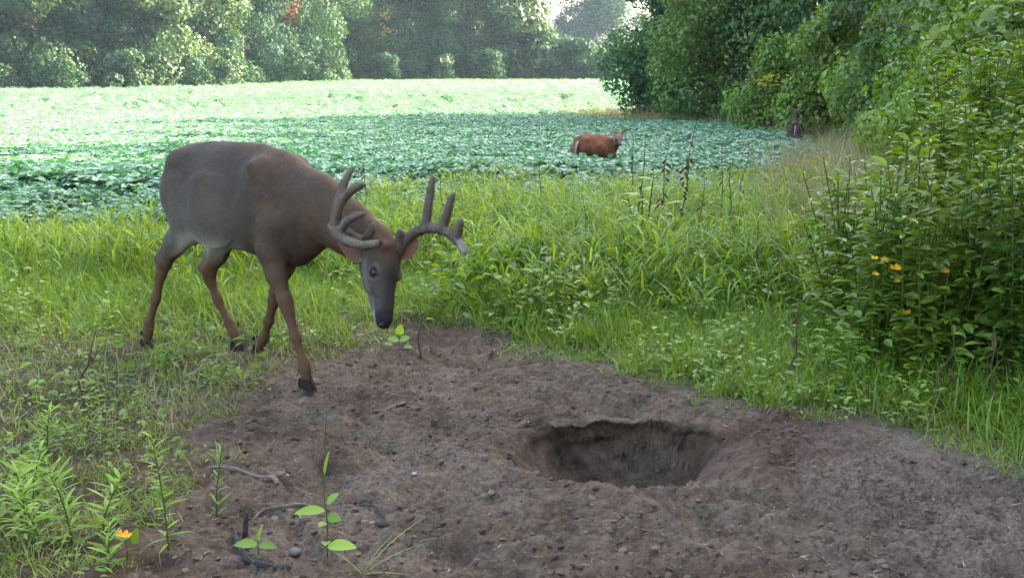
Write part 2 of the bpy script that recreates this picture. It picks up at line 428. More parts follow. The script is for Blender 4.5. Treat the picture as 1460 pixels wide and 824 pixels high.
def ear_mesh(root, tip, outn, length_w=.045):
    """cupped leaf-shaped ear with thickness; outn = direction the opening faces"""
    root = np.array(root, float); tip = np.array(tip, float)
    ax = tip-root; L = np.linalg.norm(ax); ax /= L
    n = np.array(outn, float); n -= ax*(n@ax); n /= np.linalg.norm(n); s = np.cross(ax, n)
    V = []; F = []; NU, NV = 12, 10
    for side in (0, 1):
        for i in range(NU+1):
            t = i/NU; w = length_w*(math.sin(math.pi*min(1, t*.96+.13))**.75)*(1-.25*t)
            if t > .999: w = .002
            for j in range(NV+1):
                q = (j/NV*2-1)
                cup = .034*(1-t*.55)*(q*q)*(w/length_w)
                bend = -.03*(t**2)
                P = root+ax*L*t+s*(w*math.sin(q*1.35)/math.sin(1.35))+n*(cup+bend-.006)
                if side: P = P-n*(.007*(1-abs(q)**2)+.0012)
                V.append(P)
    M = (NU+1)*(NV+1)
    for i in range(NU):
        for j in range(NV):
            a = i*(NV+1)+j
            F.append((a, a+1, a+NV+2, a+NV+1)); F.append((M+a, M+a+NV+1, M+a+NV+2, M+a+1))
    bl = [i*(NV+1) for i in range(NU+1)]; br = [i*(NV+1)+NV for i in range(NU+1)]
    tp = [NU*(NV+1)+j for j in range(NV+1)]
    for e in (bl, br, tp):
        for i in range(len(e)-1): F.append((e[i], M+e[i], M+e[i+1], e[i+1]))
    return np.array(V), F

def fold_colour(C, c, w): return C*(1-w[:, None])+np.array(c)[None]*w[:, None]

def build_deer(name, label, P):
    """P: legs, neck, head frame, colours. Everything in the animal's own frame: x forward, y left, z up, feet at 0."""
    root = bpy.data.objects.new(name, None); link(root)
    root.location = P['loc']; root.rotation_euler = (0, 0, P['yaw']); S = P.get('scale', 1.0); root.scale = (S, S, S)
    root['label'] = label; root['category'] = 'deer'
    h = P['res']
    fd = Field(P['lo'], P['hi'], h)
    fd.trunk(P['trunk'])
    for sgn in (-1, 1):
        # shoulder blade, point of shoulder, haunch, flank
        fd.ell((.37, sgn*.105, .80), (.105, .062, .185), k=.06)
        fd.ell((.46, sgn*.085, .66), (.075, .055, .085), k=.07)
        fd.ell((-.235, sgn*.085, .79), (.125, .072, .185), k=.06)
        fd.ell((-.15, sgn*.10, .74), (.10, .065, .12), k=.07)
        fd.ell((-.23, sgn*.075, .955), (.07, .05, .04), k=.07)   # hip bone
    for sgn in (-1, 1):      # creases behind the shoulder, in front of the haunch, at the base of the neck; the spine
        fd.ell((.235, sgn*.196, .74), (.024, .030, .16), k=.06, sub=True)
        fd.ell((-.075, sgn*.196, .80), (.055, .028, .10), k=.06, sub=True)
        fd.ell((.06, sgn*.150, .72), (.16, .040, .15), k=.09)
        fd.cone((.50, sgn*.168, .92), (.57, sgn*.150, .68), .022, .022, k=.05, sub=True)
        fd.cone((.36, sgn*.150, .95), (.44, sgn*.135, .70), .020, .024, k=.035)
    fd.cone((-.25, 0, .985), (.25, 0, .995), .03, .03, k=.05)
    for lg in P['legs']:
        fd.chain(lg['p'], lg['r'], k=lg.get('k', .035), flat=lg.get('flat', (0, 1, 0)), sc=lg.get('sc', .8))
        # swelling of the joints and the tendon behind the cannon bone
        for j in lg['joints']:
            q = lg['p'][j]; fd.ell(q, np.array((1.12, .95, 1.25))*lg['r'][j], k=.012)
        if lg.get('point') is not None:          # the point of the hock
            fd.cone(lg['p'][lg['hock']], lg['point'], .026, .013, k=.02)
            fd.cone(lg['point'], lg['p'][lg['hock']+1], .010, .009, k=.02)
            fd.cone(lg['point'], lg['gask'], .009, .02, k=.035)
    nk = P['neck']
    for (a, b, ra, rb) in nk: fd.cone(a, b, ra, rb, k=.075, flat=(0, 1, 0), sc=.72)
    a, u, l = dome_frame(P['a'], P['u']); h0 = np.array(P['poll'], float)
    H = lambda f, s, d: h0+a*f+l*s+u*d
    A = np.array([a, l, u])
    k = .022
    if not P.get('coarse_head'):
        fd.ell(H(.045, 0, -.008), (.088, .064, .060), A, k)          # skull
        fd.ell(H(.10, 0, .008), (.065, .054, .040), A, k)             # forehead
        fd.cone(H(.13, 0, -.008), H(.315, 0, -.028), .049, .033, k, flat=l, sc=.88)   # bridge to nose
        fd.cone(H(.20, 0, -.022), H(.325, 0, -.038), .037, .031, k, flat=l, sc=1.0)
        fd.cone(H(.09, 0, -.086), H(.305, 0, -.068), .050, .0205, .03, flat=l, sc=.62)  # lower jaw
        fd.ell(H(.060, 0, -.075), (.070, .052, .060), A, .03)
        for s_ in (-1, 1):
            fd.ell(H(.13, s_*.040, -.048), (.075, .024, .050), A, .022)   # cheek
            fd.ell(H(.122, s_*.055, .014), (.030, .015, .012), A, .016)     # brow ridge
            fd.cone(H(.12, s_*.052, -.012), H(.22, s_*.032, -.018), .014, .010, .016)   # cheekbone
            fd.ell(H(.132, s_*.068, -.004), (.022, .009, .015), A, .008, sub=True)   # eye socket
            fd.ell(H(.164, s_*.056, -.016), (.014, .006, .006), A, .008, sub=True)   # tear gland
            fd.ell(H(.345, s_*.024, -.018), (.010, .007, .007), A, .008, sub=True)
            fd.ell(H(.030, s_*.036, .040), (.024, .020, .024), A, .016)    # antler pedicle / ear base
            fd.ell(H(.005, s_*.055, .012), (.03, .024, .028), A, .02)
        fd.cone(H(.345, .05, -.058), H(.255, .05, -.054), .003, .001, .006, sub=True)
        fd.cone(H(.345, -.05, -.058), H(.255, -.05, -.054), .003, .001, .006, sub=True)
        fd.cone(H(.352, -.025, -.0575), H(.352, .025, -.0575), .0035, .0035, .006, sub=True)
    else:
        fd.ell(H(.05, 0, -.01), (.085, .056, .058), A, .03)
        fd.cone(H(.12, 0, -.015), H(.27, 0, -.035), .044, .026, .03)
        fd.cone(H(.08, 0, -.06), H(.25, 0, -.055), .036, .018, .03)
    V, F = fd.mesh()
    N = vert_normals(V, F)
    # ---- coat colour: the animal's own pattern
    c = P['coat']; C = np.tile(np.array(c['back'], float), (len(V), 1))
    x, y, z = V[:, 0], V[:, 1], V[:, 2]
    nz = vnoise3(V*9, 3)*.6+vnoise3(V*28, 5)*.4
    C = fold_colour(C, c['warm'], np.clip(sm(x, .20, .55)*.65+sm(z, .97, 1.03)*.3*(x < .4)+nz*.5, 0, 1))
    C = fold_colour(C, c['flank'], sm(.98-z, .05, .30)*sm(.36-x, 0, .2)*sm(z, .45, .6)*.8)
    C = fold_colour(C, c['leg'], sm(.56-z, 0, .16)*(np.abs(x) < .9)*sm(.80-x, 0, .05))
    belly = sm(-N[:, 2], .15, .8)*sm(z, .48, .56)*sm(.30-x, 0, .25)
    C = fold_colour(C, c['white'], np.clip(belly*.8, 0, 1))
    inner = sm(-N[:, 1]*np.sign(y), .1, .7)*(np.abs(y) > .03)*sm(z, .40, .52)*sm(-x, -.1, .1)*sm(.72-z, 0, .05)
    C = fold_colour(C, c['white'], inner*.45)
    D = V-h0; fa, fl_, fu = D@a, D@l, D@u
    near = sm(.20-np.linalg.norm(D-a*np.clip(fa, 0, .36)[:, None], axis=1), 0.08, .12)*sm(fa, -.09, -.02)
    C = fold_colour(C, c['face'], near)
    C = fold_colour(C, c['brow'], near*sm(fu, .0, .03)*sm(.12-fa, 0, .07)*.9)
    C = fold_colour(C, c['bridge'], near*sm(fu+.02, .0, .02)*sm(fa, .09, .17)*sm(.045-np.abs(fl_), 0, .03)*.85)
    C = fold_colour(C, c['pale'], near*sm(-fu-.035, .0, .02)*sm(fa, .02, .08)*.8)
    for s_ in (-1, 1):
        e = H(.132, s_*.062, -.004); de = np.linalg.norm((V-e)*1.0, axis=1)
        C = fold_colour(C, c['pale'], sm(.042-de, 0, .010)*sm(de, .020, .026)*.5)
        C = fold_colour(C, (.02, .015, .012), sm(.029-de, 0, .006))
    C = fold_colour(C, c['dark'], near*sm(fa, .275, .305)*sm(fu+.055, 0, .01))
    C = fold_colour(C, c['white'], near*sm(fa, .255, .285)*sm(-fu-.058, 0, .006)*.5)
    # white under the tail / backs of the thighs
    rumpw = sm(-x, .50, .56)*sm(.11-np.abs(y), 0, .03)*sm(z, .5, .62)*sm(.90-z, 0, .06)
    C = fold_colour(C, c['white'], rumpw*P.get('rump', .5))
    C *= (1+.16*nz+.10*vnoise3(V*70, 6))[:, None]
    me = mesh_np('coat', V, F, smooth=True); set_colour(me, C)
    me.materials.append(P['mat'])
    body = bpy.data.objects.new('body', me); link(body, root)
    # ---- fur: short hairs lying along the coat
    if P.get('hairs'):
        rs = np.random.RandomState(4); n = P['hairs']
        ar = np.linalg.norm(np.cross(V[F[:, 2]]-V[F[:, 0]], V[F[:, 3]]-V[F[:, 1]]), axis=1)
        fi = rs.choice(len(F), n, p=ar/ar.sum())
        w = rs.dirichlet((1, 1, 1, 1), n)
        pos = sum(V[F[fi, k]]*w[:, k:k+1] for k in range(4)); nn = sum(N[F[fi, k]]*w[:, k:k+1] for k in range(4)); cc = sum(C[F[fi, k]]*w[:, k:k+1] for k in range(4))
        nn /= np.linalg.norm(nn, axis=1)[:, None]
        flow = np.tile(np.array([-1., 0, -.35]), (n, 1))
        legm = pos[:, 2] < .55; flow[legm] = (0.02, 0, -1)
        Dp = pos-h0; fa = Dp@a; hm = (np.linalg.norm(Dp-a*np.clip(fa, 0, .36)[:, None], axis=1) < .12) & (fa > -.05)
        flow[hm] = -a
        flow += rs.normal(0, .22, (n, 3))
        flow -= nn*np.sum(flow*nn, 1)[:, None]; flow /= np.linalg.norm(flow, axis=1)[:, None]
        ln = np.where(hm, .006, np.where(legm, .008, .015))*rs.uniform(.6, 1.2, n)
        keep = np.ones(n, bool)
        for s_ in (-1, 1): keep &= np.linalg.norm(pos-H(.132, s_*.062, -.004), axis=1) > .022
        keep &= ~((fa > .30) & hm)
        pos, nn, flow, ln, cc = pos[keep], nn[keep], flow[keep], ln[keep], cc[keep]; n = len(pos)
        sd = np.cross(flow, nn); wd = np.where(ln < .009, .0009, .0013)
        b = pos-nn*.001
        tipv = b+(flow*.93+nn*.30)*ln[:, None]
        HV = np.stack([b-sd*wd[:, None], b+sd*wd[:, None], tipv], 1).reshape(-1, 3)
        HF = np.arange(3*n).reshape(-1, 3)
        hme = mesh_np('fur', HV, HF, smooth=True)
        set_colour(hme, np.repeat(np.clip(cc*rs.uniform(.75, 1.55, (n, 1)), 0, 1), 3, 0))
        hme.normals_split_custom_set_from_vertices(np.repeat(nn+flow*.15, 3, 0).tolist())
        hme.materials.append(P['mat_fur'])
        fo = bpy.data.objects.new('fur', hme); link(fo, root)
    # ---- ears
    for s_, (er, et, on) in zip((1, -1), P['ears']):
        v, f = ear_mesh(er, et, on)
        em = mesh_py('ear', v, f, smooth=True); half = len(v)//2
        ec = np.tile(np.array(c['ear']), (len(v), 1)); ec[:half] = c['ear_in']
        edge = np.abs((np.arange(len(v)) % 11)-5) >= 5; ec[edge] = c['pale']
        set_colour(em, ec); em.materials.append(P['mat'])
        link(bpy.data.objects.new('ear', em), root)
    # ---- eyes, nose
    for s_ in (-1, 1):
        v, f = ellipsoid_mesh(H(.132, s_*.0525, -.004), (.0185, .0135, .0155), A)
        em = mesh_py('eye', v, f, smooth=True); em.materials.append(M_EYE)
        link(bpy.data.objects.new('eye', em), root)
    if not P.get('coarse_head'):
        v1 = ellipsoid_mesh(H(.336, 0, -.034), (.023, .0265, .021), A)
        v2 = ellipsoid_mesh(H(.343, .015, -.036), (.012, .0115, .011), A); v3 = ellipsoid_mesh(H(.343, -.015, -.036), (.012, .0115, .011), A)
        v, f = join_meshes([v1, v2, v3])
    else: v, f = ellipsoid_mesh(H(.285, 0, -.03), (.02, .02, .018), A)
    em = mesh_py('nose', v, f, smooth=True); em.materials.append(M_NOSE)
    no = bpy.data.objects.new('nose', em); link(no, root)
    if not P.get('coarse_head'):
        for s_ in (-1, 1):
            v, f = ellipsoid_mesh(H(.354, s_*.0165, -.034), (.004, .005, .0035), A, 8, 6)
            em = mesh_py('nostril', v, f, smooth=True); em.materials.append(M_HOLE); link(bpy.data.objects.new('nostril', em), no)
    # ---- tail
    if P.get('tail'):
        v, f = tube_mesh(*P['tail'], seg=10, lump=.08)
        tm = mesh_py('tail', v, f, smooth=True)
        tc = np.tile(np.array(c['back']), (len(v), 1)); ctr = np.array(P['tail'][0]).mean(0)
        tc[v[:, 0] > ctr[0]] = c['white'] if False else c['back']
        if P.get('tail_white'):
            side = np.abs(v[:, 1]-ctr[1]) > .018; tc[side] = c['white']
        set_colour(tm, tc); tm.materials.append(P['mat'])
        link(bpy.data.objects.new('tail', tm), root)
    # ---- hooves
    for lg in P['legs']:
        t = np.array(lg['p'][-1]); hd = np.array(lg.get('hoof', (1, 0, 0)), float); hd /= np.linalg.norm(hd)
        side = np.cross((0, 0, 1), hd)
        parts = []
        for s_ in (-1, 1):
            base = t+side*s_*.013
            vs = []
            for (f0, w, z0, f1) in ((-.022, .012, -.02, .012), (-.026, .015, -.045, .040), (-.024, .0155, -.064, .062)):
                for (ff, ww) in ((f0, -w), (f1*.6, -w), (f1, -w*.15*s_), (f1*.6, w), (f0, w)):
                    vs.append(base+hd*ff+side*ww+np.array([0, 0, z0+.02]))
            fs = [(4, 3, 2, 1, 0), (10, 11, 12, 13, 14)]
            for r_ in (0, 5):
                for j in range(5): fs.append((r_+j, r_+(j+1) % 5, r_+5+(j+1) % 5, r_+5+j))
            parts.append((np.array(vs), fs))
            dc = t-hd*.028+side*s_*.014+np.array([0, 0, .028])
            parts.append(ellipsoid_mesh(dc, (.009, .007, .012), None, 8, 6))
        v, f = join_meshes(parts)
        hm_ = mesh_py('hoof', v, f, smooth=False); hm_.materials.append(M_HOOF)
        link(bpy.data.objects.new('hoof', hm_), root)
    # ---- antlers
    for an in P.get('antlers', []):
        fa_ = Field(an['lo'], an['hi'], .0045)
        for pts, rad in an['tubes']:
            ext = np.array(pts); 
            rr_ = list(rad); rr_[-1] *= .72; V0, R0 = catmull(ext, rr_, 4)
            fa_.chain(V0, np.array(R0)*.78, k=.010)
        Va, Fa = fa_.mesh(); Na = vert_normals(Va, Fa)
        ca = np.tile(np.array((.130, .098, .070)), (len(Va), 1))*(1+.25*vnoise3(Va*40, 8))[:, None]
        for tp in an.get('tips', []):
            dd = np.linalg.norm(Va-np.array(tp[0]), axis=1); ca = fold_colour(ca, tp[2], sm(tp[1]-dd, 0, tp[1]*.5))
        am = mesh_np('antler', Va, Fa, smooth=True); set_colour(am, ca); am.materials.append(P['mat'])
        ao = bpy.data.objects.new('antler', am); link(ao, root)
        rs = np.random.RandomState(9); n = 26000
        fi = rs.randint(0, len(Fa), n); w = rs.dirichlet((1, 1, 1, 1), n)
        pos = sum(Va[Fa[fi, k]]*w[:, k:k+1] for k in range(4)); nn = sum(Na[Fa[fi, k]]*w[:, k:k+1] for k in range(4)); nn /= np.linalg.norm(nn, axis=1)[:, None]
        cc = sum(ca[Fa[fi, k]]*w[:, k:k+1] for k in range(4))
        tang = np.cross(nn, rs.normal(0, 1, (n, 3))); tang /= np.linalg.norm(tang, axis=1)[:, None]
        tip_ = pos+(nn+rs.normal(0, .35, (n, 3)))*.0055
        HV = np.stack([pos-tang*.0005, pos+tang*.0005, tip_], 1).reshape(-1, 3)
        hme = mesh_np('velvet', HV, np.arange(3*n).reshape(-1, 3), smooth=True); set_colour(hme, np.repeat(np.clip(cc*1.8+.08, 0, 1), 3, 0))
        hme.normals_split_custom_set_from_vertices(np.repeat(nn, 3, 0).tolist())
        hme.materials.append(P['mat_fur']); link(bpy.data.objects.new('velvet', hme), ao)
    return root

def catmull(pts, rad, sub):
    pts = np.array(pts, float); Q = []; R = []
    ext = np.vstack([2*pts[0]-pts[1], pts, 2*pts[-1]-pts[-2]])
    for i in range(len(pts)-1):
        p0, p1, p2, p3 = ext[i:i+4]
        for j in range(sub):
            t = j/sub
            Q.append(.5*((2*p1)+(-p0+p2)*t+(2*p0-5*p1+4*p2-p3)*t*t+(-p0+3*p1-3*p2+p3)*t**3)); R.append(rad[i]+(rad[i+1]-rad[i])*t)
    return Q+[pts[-1]], R+[rad[-1]]
M_COAT = tint_mat('deer_coat', .8, .15, .0, (60, .5, (1, 1, 1)))
M_FUR = tint_mat('deer_fur', .7, .2, .0)
M_EYE = flat_mat('deer_eye', (.006, .005, .004), .28, .4, .0)
M_NOSE = flat_mat('deer_nose', (.012, .011, .011), .32, .5, .2, .3, 200)
M_HOLE = flat_mat('nostril_dark', (.003, .003, .003), .6, .2)
M_HOOF = flat_mat('hoof_horn', (.016, .013, .011), .75, .15, 0, .3, 60)
COAT_BUCK = dict(back=(.052, .038, .027), warm=(.082, .049, .029), flank=(.092, .076, .058), leg=(.098, .052, .027), white=(.40, .37, .32),
                 face=(.058, .044, .033), brow=(.085, .043, .025), bridge=(.022, .018, .015), pale=(.12, .105, .09), dark=(.016, .014, .013),
                 ear=(.075, .058, .048), ear_in=(.14, .07, .05))
TRUNK = [(-0.342, 0.868, 0.74, 0.025), (-0.318, 0.938, 0.66, 0.072), (-0.27, 0.983, 0.62, 0.105), (-0.194, 1.02, 0.61, 0.135), (-0.106, 1.038, 0.61, 0.168), (0.017, 1.036, 0.585, 0.182), (0.14, 1.038, 0.56, 0.182), (0.28, 1.023, 0.53, 0.165), (0.4, 1.003, 0.505, 0.14), (0.49, 0.958, 0.515, 0.115), (0.545, 0.898, 0.57, 0.075), (0.57, 0.828, 0.66, 0.03)]
def leg(p, r, joints, **kw): return dict(p=[tuple(q) for q in p], r=list(r), joints=joints, **kw)
BUCK_LEGS = [
    # near foreleg, reaching forward
    leg([(.45, -.10, .70), (.425, -.112, .585), (.462, -.122, .48), (.52, -.128, .375), (.537, -.13, .335), (.580, -.13, .22), (.625, -.13, .118), (.635, -.13, .085), (.642, -.13, .045)],
        [.085, .066, .046, .030, .026, .0205, .0195, .022, .021], [3, 6], hoof=(.95, -.05, -.1), k=.03, sc=.86),
    # far foreleg, trailing
    leg([(.40, .10, .70), (.335, .11, .60), (.25, .115, .475), (.17, .12, .335), (.150, .12, .29), (.10, .125, .185), (.055, .13, .10), (.025, .13, .068), (.012, .13, .042)],
        [.085, .066, .045, .030, .026, .0205, .0195, .022, .021], [3, 6], hoof=(.7, 0, -.5), k=.03, sc=.86),
    # near hind leg, pushed back
    leg([(-.22, -.09, .80), (-.15, -.105, .66), (-.275, -.112, .55), (-.365, -.115, .455), (-.395, -.118, .40), (-.448, -.12, .27), (-.515, -.12, .135), (-.532, -.12, .09), (-.540, -.12, .048)],
        [.12, .088, .050, .032, .026, .0225, .0205, .023, .022], [3, 6], hock=3, point=(-.412, -.116, .474), gask=(-.30, -.11, .60), hoof=(.9, 0, -.2), k=.035, sc=.74),
    # far hind leg, stepping under the belly
    leg([(-.22, .09, .80), (-.15, .105, .62), (-.245, .112, .485), (-.33, .115, .385), (-.33, .117, .345), (-.278, .12, .245), (-.195, .12, .135), (-.165, .12, .09), (-.138, .12, .045)],
        [.12, .085, .050, .033, .027, .0225, .0205, .023, .022], [3, 6], hock=3, point=(-.388, .116, .398), gask=(-.30, .112, .53), hoof=(.9, 0, -.3), k=.035, sc=.74),
]
ANT = dict
buck_antlers = [
    dict(lo=(1.03, -.09, .58), hi=(1.50, .11, 1.0), tubes=[
        ([(1.055, .010, .60), (1.071, .015, .632), (1.093, .026, .665), (1.139, .032, .700), (1.2, .033, .725), (1.266, .034, .731), (1.341, .024, .715), (1.408, .004, .686), (1.450, -.018, .655)], [.024, .021, .020, .019, .020, .020, .019, .018, .015]),
        ([(1.071, .015, .627), (1.086, .004, .675), (1.100, -.010, .712)], [.020, .0165, .013]),
        ([(1.202, .035, .728), (1.207, .043, .799), (1.212, .055, .869), (1.215, .067, .930)], [.018, .0165, .015, .011]),
        ([(1.293, .029, .732), (1.314, .033, .784), (1.332, .034, .833), (1.345, .038, .872)], [.018, .0155, .014, .0105]),
        ([(1.385, .012, .704), (1.398, .008, .739), (1.414, .005, .776)], [.0165, .015, .0125])],
        tips=[((1.462, -.022, .650), .020, (.012, .010, .010)), ((1.43, -.008, .672), .045, (.26, .22, .19))]),
    dict(lo=(.85, -.30, .58), hi=(1.27, -.0, 1.02), tubes=[
        ([(1.0, -.035, .60), (.989, -.036, .628), (.954, -.065, .658), (.909, -.093, .687), (.888, -.137, .716), (.905, -.191, .735), (.964, -.234, .716), (1.044, -.255, .694), (1.128, -.258, .684), (1.195, -.257, .692), (1.225, -.252, .702)],
         [.024, .021, .020, .019, .020, .0215, .021, .019, .017, .0145, .011]),
        ([(.899, -.175, .740), (.889, -.159, .795), (.889, -.134, .853), (.895, -.101, .92), (.903, -.074, .962)], [.018, .0175, .0165, .014, .010]),
        ([(.93, -.201, .745), (.943, -.201, .808), (.974, -.193, .857), (1.02, -.178, .893), (1.050, -.161, .908)], [.0205, .0205, .019, .016, .0125]),
        ([(.984, -.236, .722), (1.018, -.232, .760), (1.066, -.228, .789), (1.104, -.219, .801)], [.0175, .0165, .0145, .0115]),
        ([(.969, -.057, .650), (.98, -.085, .679), (1.008, -.09, .704), (1.027, -.09, .742)], [.016, .015, .0145, .011]),
        ([(1.008, -.09, .704), (1.026, -.084, .722)], [.0125, .0095])],
        tips=[((1.232, -.250, .704), .018, (.03, .025, .022))])]
BUCK = dict(loc=(-1.33, 4.92, 0), yaw=R(-37), res=.0065, lo=(-.66, -.28, -.0), hi=(1.26, .28, 1.10), trunk=TRUNK, legs=BUCK_LEGS,
            neck=[((.33, 0, .80), (.60, .0, .768), .180, .138), ((.60, .0, .772), (.80, .0, .70), .142, .100), ((.80, 0, .70), (.955, -.002, .640), .105, .078), ((.955, -.002, .640), (1.03, 0, .60), .070, .052),
                  ((.36, 0, .64), (.52, 0, .65), .12, .10)],
            a=(.43, -.37, -.82), u=(.88, -.02, .42), poll=(.995, .003, .640), coat=COAT_BUCK, mat=M_COAT, mat_fur=M_FUR, hairs=110000,
            ears=[((1.045, .035, .600), (1.105, .115, .672), (.55, -.75, .1)), ((.955, -.055, .605), (.825, -.135, .655), (.30, -.9, -.3))],
            tail=([(-.355, 0, .93), (-.395, 0, .87), (-.41, 0, .78), (-.40, 0, .69)], [.028, .034, .030, .012]), antlers=buck_antlers)
buck = build_deer('deer', 'large antlered buck with velvet antlers, head lowered, walking on the grass by the bare dirt', BUCK)
# ---- two does out in the crop
def standing_legs():
    L_ = []
    for s_ in (-1, 1):
        dx = .05*s_
        L_.append(leg([(.42, s_*.10, .70), (.38+dx, s_*.10, .57), (.40+dx, s_*.10, .46), (.405+dx, s_*.10, .35), (.405+dx, s_*.10, .31), (.405+dx, s_*.10, .20), (.405+dx, s_*.10, .11), (.415+dx, s_*.10, .085), (.43+dx, s_*.10, .045)],
                  [.085, .066, .044, .029, .025, .0185, .018, .02, .02], [3, 6], hoof=(1, 0, -.1), sc=.86))
        L_.append(leg([(-.24, s_*.09, .80), (-.12+dx, s_*.10, .62), (-.25+dx, s_*.105, .50), (-.36+dx, s_*.105, .42), (-.365+dx, s_*.105, .37), (-.35+dx, s_*.105, .25), (-.335+dx, s_*.105, .12), (-.325+dx, s_*.105, .085), (-.31+dx, s_*.105, .045)],
                  [.12, .088, .05, .03, .026, .0195, .019, .021, .02], [3, 6], hock=3, point=(-.405+dx, s_*.105, .44), gask=(-.28+dx, s_*.10, .58), hoof=(1, 0, -.1), sc=.76))
    return L_
def free_ears(poll, a, u, out=.12, up=.085):
    a, u, l = dome_frame(a, u); h0 = np.array(poll, float); E_ = []
    for s_ in (1, -1):
        rt = h0+l*s_*.045+u*.025+a*.01
        E_.append((tuple(rt), tuple(rt+l*s_*out+u*up-a*.02), tuple(a*1.0+u*.15)))
    return E_
COAT_DOE = dict(back=(.150, .055, .026), warm=(.12, .048, .025), flank=(.055, .028, .019), leg=(.20, .08, .04), white=(.34, .30, .27), face=(.17, .09, .06), brow=(.22, .09, .05),
                bridge=(.09, .055, .045), pale=(.30, .24, .20), dark=(.02, .016, .015), ear=(.12, .08, .06), ear_in=(.30, .22, .18))
COAT_DOE2 = dict(COAT_DOE, back=(.045, .027, .018), warm=(.075, .040, .025), flank=(.035, .024, .019), face=(.07, .042, .03))
TRUNK_DOE = [(x, t-.05*max(0, x+.1)/.6+(.02 if x < -.1 else 0), b+.01, w*.92) for (x, t, b, w) in TRUNK]
dp, da, du = (.66, -.07, .985), (-.70, -.64, -.30), (-.25, -.2, 1)
DOE = dict(loc=(1.20, 16.1, -.28), yaw=R(48), scale=.93, res=.012, lo=(-.62, -.36, 0), hi=(.95, .34, 1.25), trunk=TRUNK_DOE, legs=standing_legs(),
           neck=[((.15, 0, .86), (.50, 0, .83), .15, .13), ((.36, 0, .78), (.56, 0, .80), .15, .105), ((.56, 0, .80), (.65, -.03, .90), .10, .075), ((.65, -.03, .90), dp, .07, .055)],
           a=da, u=du, poll=dp, coat=COAT_DOE, mat=M_COAT, mat_fur=M_FUR, coarse_head=True, ears=free_ears(dp, da, du), rump=.5,
           tail=([(-.355, 0, .93), (-.41, 0, .86), (-.425, 0, .76), (-.41, 0, .66)], [.03, .042, .036, .014]), tail_white=True)
doe = build_deer('deer', 'reddish brown doe standing belly-deep in the soybeans with her head turned to the camera', DOE)
dp, da, du = (.57, 0, 1.27), (.93, .10, -.25), (.2, 0, 1)
DOE2 = dict(loc=(6.95, 26.0, -.33), yaw=R(76), scale=.95, res=.014, lo=(-.62, -.30, 0), hi=(1.0, .30, 1.5), trunk=TRUNK, legs=standing_legs(),
            neck=[((.33, 0, .84), (.50, 0, 1.0), .15, .095), ((.50, 0, 1.0), (.56, 0, 1.18), .09, .068), ((.56, 0, 1.18), dp, .066, .055)],
            a=da, u=du, poll=dp, coat=COAT_DOE2, mat=M_COAT, mat_fur=M_FUR, coarse_head=True, ears=free_ears(dp, da, du, .12, .12), rump=1.0,
            tail=([(-.355, 0, .93), (-.41, 0, .86), (-.425, 0, .76), (-.41, 0, .64)], [.03, .038, .034, .014]), tail_white=True)
doe2 = build_deer('deer', 'slim deer seen from behind, ears raised, standing where the crop meets the tan grass strip', DOE2)
# ------------------------------------------------------------------ scattering of ground cover (uncountable growth): one object each
def scatter(name, label, cat, variants, P, rz, scl, idx, tilt=None):
    """points carrying rotation, size and kind; geometry nodes set a plant on each"""
    n = len(P); me = bpy.data.meshes.new(name); me.vertices.add(n); me.vertices.foreach_set('co', np.asarray(P, np.float32).ravel())
    rot = np.zeros((n, 3), np.float32); rot[:, 2] = rz
    if tilt is not None: rot[:, :2] = tilt
    a = me.attributes.new('rot', 'FLOAT_VECTOR', 'POINT'); a.data.foreach_set('vector', rot.ravel())
    a = me.attributes.new('scl', 'FLOAT_VECTOR', 'POINT'); s3 = np.asarray(scl, np.float32); s3 = s3 if s3.ndim == 2 else np.repeat(s3[:, None], 3, 1); a.data.foreach_set('vector', np.ascontiguousarray(s3).ravel())
    a = me.attributes.new('kindi', 'INT', 'POINT'); a.data.foreach_set('value', np.asarray(idx, np.int32))
    ob = link(bpy.data.objects.new(name, me)); ob['kind'] = 'stuff'; ob['label'] = label; ob['category'] = cat
    col = bpy.data.collections.new(name+'_kinds')
    for i_, v in enumerate(variants): v.name = '%s_%02d' % (name, i_); col.objects.link(v)
    g = bpy.data.node_groups.new(name, 'GeometryNodeTree')
    g.interface.new_socket('Geometry', in_out='INPUT', socket_type='NodeSocketGeometry'); g.interface.new_socket('Geometry', in_out='OUTPUT', socket_type='NodeSocketGeometry')
    gi = g.nodes.new('NodeGroupInput'); go = g.nodes.new('NodeGroupOutput'); m2p = g.nodes.new('GeometryNodeMeshToPoints'); ip = g.nodes.new('GeometryNodeInstanceOnPoints')
    ci = g.nodes.new('GeometryNodeCollectionInfo'); ci.inputs['Collection'].default_value = col; ci.inputs['Separate Children'].default_value = True; ci.inputs['Reset Children'].default_value = True
    def att(nm, ty):
        q = g.nodes.new('GeometryNodeInputNamedAttribute'); q.data_type = ty; q.inputs[0].default_value = nm; return [o for o in q.outputs if o.enabled][0]
    g.links.new(gi.outputs[0], m2p.inputs[0]); g.links.new(m2p.outputs[0], ip.inputs['Points']); g.links.new(ci.outputs[0], ip.inputs['Instance'])
    ip.inputs['Pick Instance'].default_value = True
    g.links.new(att('kindi', 'INT'), ip.inputs['Instance Index']); g.links.new(att('rot', 'FLOAT_VECTOR'), ip.inputs['Rotation']); g.links.new(att('scl', 'FLOAT_VECTOR'), ip.inputs['Scale'])
    g.links.new(ip.outputs[0], go.inputs[0])
    md = ob.modifiers.new('scatter', 'NODES'); md.node_group = g
    return ob

